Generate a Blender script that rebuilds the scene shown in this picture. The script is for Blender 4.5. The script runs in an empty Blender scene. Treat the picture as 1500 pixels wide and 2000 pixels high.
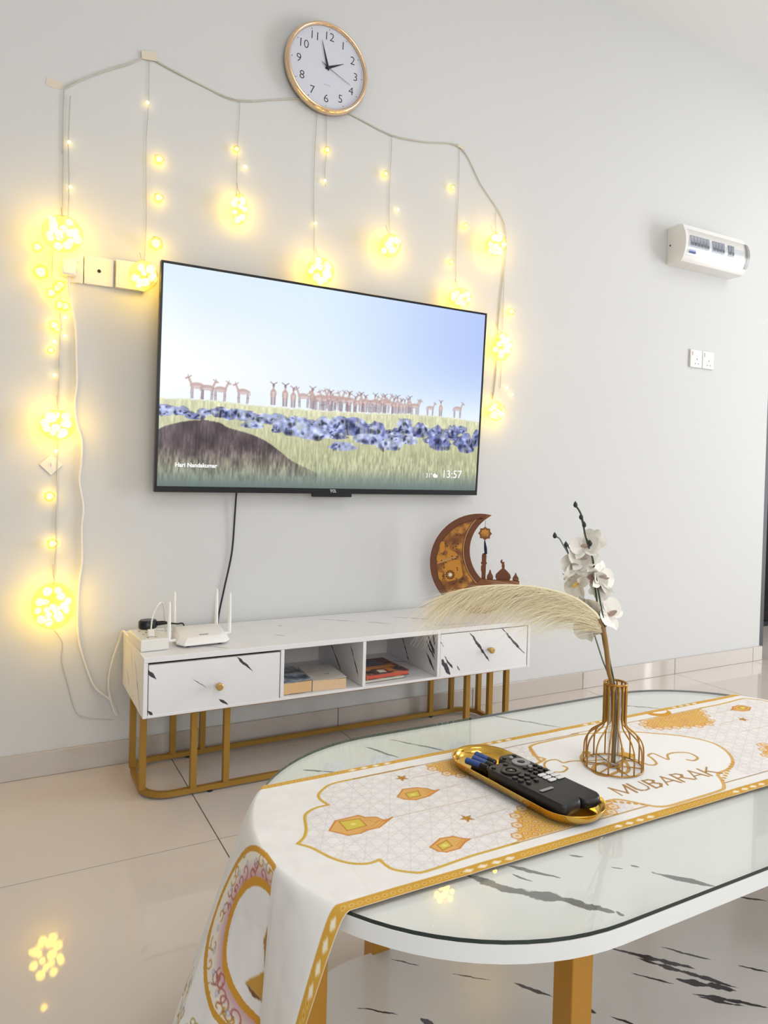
import bpy, bmesh, math, random
import numpy as np
from mathutils import Vector, Matrix
random.seed(7)
RNG = np.random.default_rng(11)
SC = bpy.context.scene
COL = SC.collection
PI = math.pi

# ------------------------------------------------------------------ camera
cam_d = bpy.data.cameras.new('camera')
cam = bpy.data.objects.new('camera', cam_d)
COL.objects.link(cam)
SC.camera = cam
cam_d.sensor_fit = 'HORIZONTAL'
cam_d.sensor_width = 36.0
cam_d.lens = 1391.27 / 1500 * 36.0
cam_d.shift_x = -0.0015
cam_d.shift_y = -0.03457
cam_d.clip_start = 0.05
_r = Vector((0.8784, -0.4771, 0.0266)).normalized()
_f = Vector((0.4776, 0.8784, -0.0167)).normalized()
_u = _r.cross(_f).normalized()
_r = _f.cross(_u)
cam.matrix_world = Matrix(((_r.x, _u.x, -_f.x, -0.50513), (_r.y, _u.y, -_f.y, -2.35716), (_r.z, _u.z, -_f.z, 0.93645), (0, 0, 0, 1)))

# ------------------------------------------------------------------ world, lights, exposure
SC.view_settings.view_transform = 'Standard'
SC.view_settings.look = 'None'
SC.view_settings.gamma = 1.0
SC.view_settings.exposure = 0.0
SC.view_settings.use_curve_mapping = False
W = bpy.data.worlds.new('sky')
SC.world = W
W.use_nodes = True
W.node_tree.nodes['Background'].inputs[0].default_value = (0.85, 0.92, 1.0, 1)
W.node_tree.nodes['Background'].inputs[1].default_value = 1.6
try:
    SC.cycles.caustics_reflective = False
    SC.cycles.caustics_refractive = False
    SC.cycles.sample_clamp_indirect = 6.0
except Exception:
    pass


def area(name, loc, aim, sx, sy, power, color=(1, 1, 1), spread=180):
    d = bpy.data.lights.new(name, 'AREA')
    d.shape = 'RECTANGLE'
    d.size, d.size_y, d.energy, d.color = sx, sy, power, color
    d.spread = math.radians(spread)
    o = bpy.data.objects.new(name, d)
    COL.objects.link(o)
    o.location = loc
    o.rotation_euler = (Vector(aim) - Vector(loc)).to_track_quat('-Z', 'Y').to_euler()
    return o


area('daylight_terrace_door', (5.44, -2.6, 1.25), (0, -2.6, 1.25), 2.3, 2.6, 116, (0.92, 0.96, 1.0))
area('daylight_curtain_gap', (5.42, -2.78, 1.20), (0, -2.78, 1.20), 0.085, 2.35, 24, (1.0, 1.0, 1.0))
area('daylight_front_window', (-0.3, -5.44, 1.55), (-0.3, 0, 1.4), 3.2, 1.6, 47, (0.94, 0.97, 1.0))
area('ceiling_panel_light', (3.5, -1.5, 3.04), (3.5, -1.5, 0), 1.0, 1.0, 13, (1.0, 0.98, 0.95))
area('ceiling_fill_light', (0.6, -2.7, 3.04), (0.6, -2.7, 0), 1.2, 1.2, 21, (1.0, 0.98, 0.97))  # unseen lamp, added to brighten the level surfaces below


# ------------------------------------------------------------------ helpers
def lin(c):
    return tuple((x / 12.92 if x <= 0.04045 else ((x + 0.055) / 1.055) ** 2.4) for x in c)


def rgb(r, g, b):
    return lin((r / 255, g / 255, b / 255))


MATS = {}


def mat(name, color, rough=0.5, metal=0.0, spec=0.5, emit=None, estr=0.0, noise=0.0, nscale=30.0, bump=0.0, bscale=200.0,
        alpha=1.0, trans=0.0, coat=0.0, ior=1.45):
    if name in MATS:
        return MATS[name]
    m = bpy.data.materials.new(name)
    m.use_nodes = True
    nt = m.node_tree
    p = nt.nodes['Principled BSDF']
    p.inputs['Base Color'].default_value = (*color, 1)
    p.inputs['Roughness'].default_value = rough
    p.inputs['Metallic'].default_value = metal
    p.inputs['Specular IOR Level'].default_value = spec
    p.inputs['Alpha'].default_value = alpha
    p.inputs['Transmission Weight'].default_value = trans
    p.inputs['Coat Weight'].default_value = coat
    p.inputs['IOR'].default_value = ior
    if emit:
        p.inputs['Emission Color'].default_value = (*emit, 1)
        p.inputs['Emission Strength'].default_value = estr
    tc = None
    if noise or bump:
        tc = nt.nodes.new('ShaderNodeTexCoord')
    if noise:
        n = nt.nodes.new('ShaderNodeTexNoise')
        n.inputs['Scale'].default_value = nscale
        n.inputs['Detail'].default_value = 4
        nt.links.new(tc.outputs['Object'], n.inputs['Vector'])
        mx = nt.nodes.new('ShaderNodeMix')
        mx.data_type = 'RGBA'
        mx.inputs['A'].default_value = (*[c * (1 - noise) for c in color], 1)
        mx.inputs['B'].default_value = (*[min(1, c * (1 + noise)) for c in color], 1)
        nt.links.new(n.outputs['Fac'], mx.inputs['Factor'])
        nt.links.new(mx.outputs['Result'], p.inputs['Base Color'])
    if bump:
        n = nt.nodes.new('ShaderNodeTexNoise')
        n.inputs['Scale'].default_value = bscale
        nt.links.new(tc.outputs['Object'], n.inputs['Vector'])
        b = nt.nodes.new('ShaderNodeBump')
        b.inputs['Strength'].default_value = bump
        b.inputs['Distance'].default_value = 0.002
        nt.links.new(n.outputs['Fac'], b.inputs['Height'])
        nt.links.new(b.outputs['Normal'], p.inputs['Normal'])
    MATS[name] = m
    return m


def vein_group():
    g = bpy.data.node_groups.new('vein', 'ShaderNodeTree')
    for nm, ty in (('P', 'NodeSocketVector'), ('A', 'NodeSocketVector'), ('B', 'NodeSocketVector'), ('W', 'NodeSocketFloat'), ('N', 'NodeSocketFloat')):
        g.interface.new_socket(nm, in_out='INPUT', socket_type=ty)
    g.interface.new_socket('Fac', in_out='OUTPUT', socket_type='NodeSocketFloat')
    N, L = g.nodes, g.links
    gi, go = N.new('NodeGroupInput'), N.new('NodeGroupOutput')

    def vm(op, a, b):
        n = N.new('ShaderNodeVectorMath')
        n.operation = op
        L.new(a, n.inputs[0])
        if b is not None:
            L.new(b, n.inputs[1])
        return n

    def mm(op, a, b=None, clamp=False):
        n = N.new('ShaderNodeMath')
        n.operation = op
        n.use_clamp = clamp
        for i, x in enumerate((a, b)):
            if x is None:
                continue
            if isinstance(x, (int, float)):
                n.inputs[i].default_value = x
            else:
                L.new(x, n.inputs[i])
        return n.outputs[0]
    pa = vm('SUBTRACT', gi.outputs['P'], gi.outputs['A']).outputs[0]
    ba = vm('SUBTRACT', gi.outputs['B'], gi.outputs['A']).outputs[0]
    t = mm('DIVIDE', vm('DOT_PRODUCT', pa, ba).outputs['Value'], vm('DOT_PRODUCT', ba, ba).outputs['Value'], True)
    sc = N.new('ShaderNodeVectorMath')
    sc.operation = 'SCALE'
    L.new(ba, sc.inputs[0])
    L.new(t, sc.inputs['Scale'])
    ln = vm('LENGTH', vm('SUBTRACT', pa, sc.outputs[0]).outputs[0], None).outputs['Value']
    prof = mm('MULTIPLY', mm('MULTIPLY', t, mm('SUBTRACT', 1.0, t)), 4.0)
    prof = mm('POWER', prof, 0.6)
    nn = mm('MULTIPLY', mm('SUBTRACT', gi.outputs['N'], 0.12), 1.6)
    w = mm('MULTIPLY', mm('MULTIPLY', prof, nn), gi.outputs['W'])
    k = mm('DIVIDE', mm('SUBTRACT', w, ln), mm('ADD', mm('MULTIPLY', gi.outputs['W'], 0.10), 0.0003), True)
    L.new(k, go.inputs['Fac'])
    return g


VEIN = vein_group()


def marble(name, axes, veins, base=(0.8, 0.8, 0.79), dark=(0.10, 0.10, 0.12), rough=0.3, off=(0, 0), coat=0.0, grey=0.06):
    """white marble laminate with drawn dark veins: veins = [((a0,b0),(a1,b1),width), ...] in the plane axes"""
    m = bpy.data.materials.new(name)
    m.use_nodes = True
    nt = m.node_tree
    N, L = nt.nodes, nt.links
    p = N['Principled BSDF']
    p.inputs['Roughness'].default_value = rough
    p.inputs['Coat Weight'].default_value = coat
    tc = N.new('ShaderNodeTexCoord')
    sx = N.new('ShaderNodeSeparateXYZ')
    cx = N.new('ShaderNodeCombineXYZ')
    L.new(tc.outputs['Object'], sx.inputs[0])
    L.new(sx.outputs[axes[0]], cx.inputs[0])
    L.new(sx.outputs[axes[1]], cx.inputs[1])
    nz = N.new('ShaderNodeTexNoise')
    nz.inputs['Scale'].default_value = 38
    nz.inputs['Detail'].default_value = 5
    L.new(cx.outputs[0], nz.inputs['Vector'])
    sub = N.new('ShaderNodeVectorMath')
    sub.operation = 'SUBTRACT'
    L.new(nz.outputs['Color'], sub.inputs[0])
    sub.inputs[1].default_value = (0.5, 0.5, 0.5)
    scl = N.new('ShaderNodeVectorMath')
    scl.operation = 'SCALE'
    L.new(sub.outputs[0], scl.inputs[0])
    scl.inputs['Scale'].default_value = 0.010
    add = N.new('ShaderNodeVectorMath')
    add.operation = 'ADD'
    L.new(cx.outputs[0], add.inputs[0])
    L.new(scl.outputs[0], add.inputs[1])
    flat = N.new('ShaderNodeVectorMath')
    flat.operation = 'MULTIPLY'
    L.new(add.outputs[0], flat.inputs[0])
    flat.inputs[1].default_value = (1, 1, 0)
    n2 = N.new('ShaderNodeTexNoise')
    n2.inputs['Scale'].default_value = 42
    n2.inputs['Detail'].default_value = 3
    L.new(cx.outputs[0], n2.inputs['Vector'])
    fac = None
    for (a, b, w) in veins:
        g = N.new('ShaderNodeGroup')
        g.node_tree = VEIN
        L.new(flat.outputs[0], g.inputs['P'])
        g.inputs['A'].default_value = (a[0] - off[0], a[1] - off[1], 0)
        g.inputs['B'].default_value = (b[0] - off[0], b[1] - off[1], 0)
        g.inputs['W'].default_value = w
        L.new(n2.outputs['Fac'], g.inputs['N'])
        if fac is None:
            fac = g.outputs['Fac']
        else:
            mx = N.new('ShaderNodeMath')
            mx.operation = 'MAXIMUM'
            L.new(fac, mx.inputs[0])
            L.new(g.outputs['Fac'], mx.inputs[1])
            fac = mx.outputs[0]
    n3 = N.new('ShaderNodeTexNoise')
    n3.inputs['Scale'].default_value = 5
    n3.inputs['Detail'].default_value = 5
    n3.inputs['Distortion'].default_value = 1.2
    L.new(cx.outputs[0], n3.inputs['Vector'])
    c1 = N.new('ShaderNodeMix')
    c1.data_type = 'RGBA'
    c1.inputs['A'].default_value = (*base, 1)
    c1.inputs['B'].default_value = (*[c * (1 - grey * 2) for c in base], 1)
    L.new(n3.outputs['Fac'], c1.inputs['Factor'])
    res = c1.outputs['Result']
    if fac is not None:
        c2 = N.new('ShaderNodeMix')
        c2.data_type = 'RGBA'
        L.new(fac, c2.inputs['Factor'])
        L.new(res, c2.inputs['A'])
        c2.inputs['B'].default_value = (*dark, 1)
        res = c2.outputs['Result']
    L.new(res, p.inputs['Base Color'])
    return m


def attr_mat(name, rough=0.8, emission=0.0, bump=0.0, sheen=0.0):
    m = bpy.data.materials.new(name)
    m.use_nodes = True
    nt = m.node_tree
    p = nt.nodes['Principled BSDF']
    a = nt.nodes.new('ShaderNodeAttribute')
    a.attribute_name = 'print'
    p.inputs['Roughness'].default_value = rough
    if emission:
        p.inputs['Base Color'].default_value = (0.004, 0.004, 0.004, 1)
        nt.links.new(a.outputs['Color'], p.inputs['Emission Color'])
        p.inputs['Emission Strength'].default_value = emission
        p.inputs['Specular IOR Level'].default_value = 0.2
    else:
        nt.links.new(a.outputs['Color'], p.inputs['Base Color'])
        p.inputs['Specular IOR Level'].default_value = 0.2
    if bump:
        tc = nt.nodes.new('ShaderNodeTexCoord')
        n = nt.nodes.new('ShaderNodeTexNoise')
        n.inputs['Scale'].default_value = 18
        nt.links.new(tc.outputs['Object'], n.inputs['Vector'])
        b = nt.nodes.new('ShaderNodeBump')
        b.inputs['Strength'].default_value = bump
        b.inputs['Distance'].default_value = 0.01
        nt.links.new(n.outputs['Fac'], b.inputs['Height'])
        nt.links.new(b.outputs['Normal'], p.inputs['Normal'])
    return m


def thing(name, label, cat, loc=(0, 0, 0), rot=(0, 0, 0), group=None, matrix=None):
    o = bpy.data.objects.new(name, None)
    COL.objects.link(o)
    o.empty_display_size = 0.05
    if matrix is not None:
        o.matrix_world = matrix
    else:
        o.location = loc
        o.rotation_euler = rot
    o['label'] = label
    o['category'] = cat
    if group:
        o['group'] = group
    return o


def tag(o, label, cat, group=None):
    o['label'] = label
    o['category'] = cat
    if group:
        o['group'] = group
    return o


def obj(name, bm, m, parent=None, off=None, smooth=False, label=None, kind=None):
    """link a bmesh as ONE mesh object; off: subtract this world origin (the thing's root) from the vertices"""
    if off is not None:
        bmesh.ops.translate(bm, verts=bm.verts, vec=-Vector(off))
    bmesh.ops.recalc_face_normals(bm, faces=bm.faces)
    me = bpy.data.meshes.new(name)
    bm.to_mesh(me)
    bm.free()
    me.materials.append(m)
    if smooth:
        me.polygons.foreach_set('use_smooth', [True] * len(me.polygons))
        if smooth == 'auto':
            try:
                me.set_sharp_from_angle(angle=math.radians(35))
            except Exception:
                pass
    o = bpy.data.objects.new(name, me)
    COL.objects.link(o)
    if parent:
        o.parent = parent
    if label:
        o['label'] = label
    if kind:
        o['kind'] = kind
    return o


def struct(name, bm, m, parent=None, **k):
    return obj(name, bm, m, parent, kind=None if parent else 'structure', **k)


def inst(src, name, parent, loc=None, matrix=None):
    o = bpy.data.objects.new(name, src.data)
    COL.objects.link(o)
    o.parent = parent
    if matrix is not None:
        o.matrix_local = matrix
    elif loc is not None:
        o.location = loc
    return o


def box(x0, x1, y0, y1, z0, z1, bev=0.0, seg=2, bm=None):
    b = bmesh.new()
    bmesh.ops.create_cube(b, size=1)
    for v in b.verts:
        v.co = Vector(((x0 + x1) / 2 + v.co.x * (x1 - x0), (y0 + y1) / 2 + v.co.y * (y1 - y0), (z0 + z1) / 2 + v.co.z * (z1 - z0)))
    if bev:
        bmesh.ops.bevel(b, geom=list(b.edges), offset=bev, segments=seg, affect='EDGES', profile=0.5)
    if bm is not None:
        join(bm, b)
        return bm
    return b


def join(dst, src):
    me = bpy.data.meshes.new('tmp')
    src.to_mesh(me)
    src.free()
    dst.from_mesh(me)
    bpy.data.meshes.remove(me)
    return dst


def catmull(pts, n=6):
    P = [Vector(p) for p in pts]
    if len(P) < 3:
        return P
    out = []
    for i in range(len(P) - 1):
        p0 = P[max(i - 1, 0)]
        p1, p2 = P[i], P[i + 1]
        p3 = P[min(i + 2, len(P) - 1)]
        for k in range(n):
            t = k / n
            out.append(0.5 * ((2 * p1) + (-p0 + p2) * t + (2 * p0 - 5 * p1 + 4 * p2 - p3) * t * t + (-p0 + 3 * p1 - 3 * p2 + p3) * t ** 3))
    out.append(P[-1])
    return out


def tube(pts, r, sides=8, closed=False, bm=None, smooth_n=0, square=False):
    """sweep a round (or square) section along a polyline; r may be a list"""
    P = [Vector(p) for p in pts]
    if smooth_n:
        rr = r
        P = catmull(P, smooth_n)
        if isinstance(rr, (list, tuple)):
            r = list(np.interp(np.linspace(0, 1, len(P)), np.linspace(0, 1, len(rr)), rr))
    b = bm if bm is not None else bmesh.new()
    n = len(P)
    R = r if isinstance(r, (list, tuple)) else [r] * n
    T = []
    for i in range(n):
        if closed:
            t = (P[(i + 1) % n] - P[i - 1])
        else:
            t = P[min(i + 1, n - 1)] - P[max(i - 1, 0)]
        T.append(t.normalized() if t.length > 1e-9 else Vector((0, 0, 1)))
    up = Vector((0, 0, 1)) if abs(T[0].z) < 0.9 else Vector((0, 1, 0))
    nx = T[0].cross(up).normalized()
    rings = []
    for i in range(n):
        nx = (nx - T[i] * nx.dot(T[i])).normalized()
        ny = T[i].cross(nx)
        ring = []
        for k in range(sides):
            a = 2 * PI * (k + 0.5) / sides
            q = math.sqrt(2) if square else 1
            ring.append(b.verts.new(P[i] + (nx * math.cos(a) + ny * math.sin(a)) * R[i] * q))
        rings.append(ring)
    m = n if closed else n - 1
    for i in range(m):
        a, c = rings[i], rings[(i + 1) % n]
        for k in range(sides):
            b.faces.new((a[k], a[(k + 1) % sides], c[(k + 1) % sides], c[k]))
    if not closed:
        b.faces.new(rings[0][::-1])
        b.faces.new(rings[-1])
    return b


def lathe(prof, seg=32, bm=None, center=(0, 0, 0), close=False):
    """profile [(r,z)] revolved about local z"""
    b = bm if bm is not None else bmesh.new()
    rings = []
    for (r, z) in prof:
        if r < 1e-6:
            rings.append([b.verts.new((center[0], center[1], center[2] + z))])
        else:
            rings.append([b.verts.new((center[0] + r * math.cos(2 * PI * k / seg), center[1] + r * math.sin(2 * PI * k / seg), center[2] + z)) for k in range(seg)])
    prs = list(zip(rings, rings[1:])) + ([(rings[-1], rings[0])] if close else [])
    for a, c in prs:
        for k in range(seg):
            k2 = (k + 1) % seg
            if len(a) == 1 and len(c) == 1:
                continue
            if len(a) == 1:
                b.faces.new((a[0], c[k2], c[k]))
            elif len(c) == 1:
                b.faces.new((a[k], a[k2], c[0]))
            else:
                b.faces.new((a[k], a[k2], c[k2], c[k]))
    return b


def prism(poly, z0, z1, bm=None, frame=None, bev=0.0):
    """extrude a 2D polygon between z0 and z1 (local), optional frame(x,y,z)->Vector"""
    b = bmesh.new()
    lo = [b.verts.new((p[0], p[1], z0)) for p in poly]
    hi = [b.verts.new((p[0], p[1], z1)) for p in poly]
    n = len(poly)
    f0 = b.faces.new(lo[::-1])
    f1 = b.faces.new(hi)
    for i in range(n):
        b.faces.new((lo[i], lo[(i + 1) % n], hi[(i + 1) % n], hi[i]))
    if bev:
        es = list(set(list(f0.edges) + list(f1.edges)))
        bmesh.ops.bevel(b, geom=es, offset=bev, segments=2, affect='EDGES', profile=0.5)
    bmesh.ops.triangulate(b, faces=[f for f in b.faces if len(f.verts) > 4])
    if frame:
        for v in b.verts:
            v.co = frame(v.co)
    if bm is not None:
        return join(bm, b)
    return b


def arc(cx, cy, r, a0, a1, n=16, ry=None):
    ry = r if ry is None else ry
    return [(cx + r * math.cos(math.radians(a0 + (a1 - a0) * i / n)), cy + ry * math.sin(math.radians(a0 + (a1 - a0) * i / n))) for i in range(n + 1)]


def rrect(x0, x1, y0, y1, r, n=6):
    return (arc(x1 - r, y1 - r, r, 0, 90, n) + arc(x0 + r, y1 - r, r, 90, 180, n) + arc(x0 + r, y0 + r, r, 180, 270, n) + arc(x1 - r, y0 + r, r, 270, 360, n))


def text_tris(s, size, bold=0.0, align='CENTER'):
    c = bpy.data.curves.new('t', 'FONT')
    c.body = s
    c.size = size
    c.align_x = align
    c.align_y = 'CENTER'
    c.offset = bold
    c.resolution_u = 3
    o = bpy.data.objects.new('t', c)
    COL.objects.link(o)
    me = bpy.data.meshes.new_from_object(o)
    bpy.data.objects.remove(o)
    bpy.data.curves.remove(c)
    return me


def text_obj(name, s, size, m, parent, matrix, bold=0.0, align='CENTER', depth=0.0):
    me = text_tris(s, size, bold, align)
    me.name = name
    me.materials.clear()
    me.materials.append(m)
    if depth:
        b = bmesh.new()
        b.from_mesh(me)
        r = bmesh.ops.extrude_face_region(b, geom=list(b.faces))
        bmesh.ops.translate(b, verts=[v for v in r['geom'] if isinstance(v, bmesh.types.BMVert)], vec=(0, 0, depth))
        b.to_mesh(me)
        b.free()
    o = bpy.data.objects.new(name, me)
    COL.objects.link(o)
    o.parent = parent
    o.matrix_local = matrix
    return o


# ------------------------------------------------------------------ drawing of flat prints on fine grids
class Canvas:
    def __init__(s, x0, x1, y0, y1, res, bg):
        s.res = res
        s.w = int(round((x1 - x0) / res)) + 1
        s.h = int(round((y1 - y0) / res)) + 1
        s.x = np.linspace(x0, x1, s.w)
        s.y = np.linspace(y0, y1, s.h)
        s.c = np.empty((s.h, s.w, 3))
        s.c[:] = bg

    def win(s, xa, xb, ya, yb):
        i0, i1 = np.searchsorted(s.x, xa), np.searchsorted(s.x, xb)
        j0, j1 = np.searchsorted(s.y, ya), np.searchsorted(s.y, yb)
        return slice(max(j0, 0), j1), slice(max(i0, 0), i1)

    def blend(s, sl, a, col):
        col = np.asarray(col)
        s.c[sl] = s.c[sl] * (1 - a[..., None]) + col * a[..., None]

    def inside(s, pts, sl):
        X, Y = np.meshgrid(s.x[sl[1]], s.y[sl[0]])
        r = np.zeros(X.shape, bool)
        n = len(pts)
        for i in range(n):
            (x1, y1), (x2, y2) = pts[i], pts[(i + 1) % n]
            if y1 == y2:
                continue
            cnd = ((y1 > Y) != (y2 > Y))
            r ^= cnd & (X < (x2 - x1) * (Y - y1) / (y2 - y1) + x1)
        return r

    def poly(s, pts, col, a=1.0, m=None):
        xs, ys = [p[0] for p in pts], [p[1] for p in pts]
        sl = s.win(min(xs), max(xs), min(ys), max(ys))
        k = s.inside(pts, sl).astype(float) * a
        if k.size == 0:
            return
        # soften the edge a little
        p = np.pad(k, 1, mode='edge')
        k = 0.5 * k + 0.125 * (p[:-2, 1:-1] + p[2:, 1:-1] + p[1:-1, :-2] + p[1:-1, 2:])
        if m is not None:
            k = k * m[sl]
        s.blend(sl, k, col)

    def line(s, pts, w, col, a=1.0, m=None):
        for (x1, y1), (x2, y2) in zip(pts, pts[1:]):
            pad = w / 2 + s.res
            sl = s.win(min(x1, x2) - pad, max(x1, x2) + pad, min(y1, y2) - pad, max(y1, y2) + pad)
            X, Y = np.meshgrid(s.x[sl[1]], s.y[sl[0]])
            if X.size == 0:
                continue
            dx, dy = x2 - x1, y2 - y1
            L2 = dx * dx + dy * dy + 1e-12
            t = np.clip(((X - x1) * dx + (Y - y1) * dy) / L2, 0, 1)
            d = np.hypot(X - x1 - t * dx, Y - y1 - t * dy)
            k = np.clip((w / 2 - d) / s.res + 0.5, 0, 1) * a
            if m is not None:
                k = k * m[sl]
            s.blend(sl, k, col)

    def ell(s, cx, cy, rx, ry, col, a=1.0, rot=0.0, soft=0.15, m=None):
        R = max(rx, ry)
        sl = s.win(cx - R * 1.1, cx + R * 1.1, cy - R * 1.1, cy + R * 1.1)
        X, Y = np.meshgrid(s.x[sl[1]] - cx, s.y[sl[0]] - cy)
        if X.size == 0:
            return
        c_, s_ = math.cos(rot), math.sin(rot)
        q = np.hypot((X * c_ + Y * s_) / rx, (-X * s_ + Y * c_) / ry)
        k = np.clip((1 - q) / soft, 0, 1) * a
        if m is not None:
            k = k * m[sl]
        s.blend(sl, k, col)

    def tris(s, me, M, col, a=1.0):
        me.calc_loop_triangles()
        V = [M @ v.co for v in me.vertices]
        k = np.zeros((s.h, s.w), bool)
        for t in me.loop_triangles:
            P = [(V[i].x, V[i].y) for i in t.vertices]
            sl = s.win(min(p[0] for p in P), max(p[0] for p in P), min(p[1] for p in P), max(p[1] for p in P))
            k[sl] |= s.inside(P, sl)
        k = k.astype(float)
        p = np.pad(k, 1, mode='edge')
        k = (0.5 * k + 0.125 * (p[:-2, 1:-1] + p[2:, 1:-1] + p[1:-1, :-2] + p[1:-1, 2:])) * a
        s.c = s.c * (1 - k[..., None]) + np.asarray(col) * k[..., None]


def sm(pts, n=5, closed=False):
    P = [Vector((p[0], p[1], 0)) for p in pts]
    return [(v.x, v.y) for v in catmull(P, n)]


def vnoise(h, w, ch, cw, seed):
    r = np.random.default_rng(seed)
    g = r.random((ch + 2, cw + 2))
    y, x = np.linspace(0, ch, h), np.linspace(0, cw, w)
    yi, xi = np.minimum(y.astype(int), ch), np.minimum(x.astype(int), cw)
    ty, tx = y - yi, x - xi
    ty, tx = (ty * ty * (3 - 2 * ty))[:, None], (tx * tx * (3 - 2 * tx))[None]
    a, b = g[yi][:, xi], g[yi][:, xi + 1]
    c, d = g[yi + 1][:, xi], g[yi + 1][:, xi + 1]
    return (a * (1 - tx) + b * tx) * (1 - ty) + (c * (1 - tx) + d * tx) * ty


def grid_obj(name, P, colors, m, parent, label=None, smooth=True):
    """P: (h,w,3) vertex positions, colors: (h,w,3) linear colours stored as the point attribute 'print'"""
    h, w = P.shape[:2]
    me = bpy.data.meshes.new(name)
    nq = (h - 1) * (w - 1)
    me.vertices.add(h * w)
    me.vertices.foreach_set('co', P.reshape(-1).astype(np.float32))
    idx = np.arange(h * w, dtype=np.int32).reshape(h, w)
    q = np.stack([idx[:-1, :-1], idx[:-1, 1:], idx[1:, 1:], idx[1:, :-1]], -1).reshape(-1)
    me.loops.add(nq * 4)
    me.loops.foreach_set('vertex_index', q)
    me.polygons.add(nq)
    me.polygons.foreach_set('loop_start', np.arange(0, nq * 4, 4, dtype=np.int32))
    me.update(calc_edges=True)
    if smooth:
        me.polygons.foreach_set('use_smooth', np.ones(nq, bool))
    if colors is not None:
        at = me.attributes.new('print', 'FLOAT_COLOR', 'POINT')
        c4 = np.ones((h * w, 4), np.float32)
        c4[:, :3] = colors.reshape(-1, 3)
        at.data.foreach_set('color', c4.reshape(-1))
    me.materials.append(m)
    o = bpy.data.objects.new(name, me)
    COL.objects.link(o)
    if parent:
        o.parent = parent
    if label:
        o['label'] = label
    return o


def srgb2lin(a):
    a = np.clip(a, 0, 1)
    return np.where(a <= 0.04045, a / 12.92, ((a + 0.055) / 1.055) ** 2.4)



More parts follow.
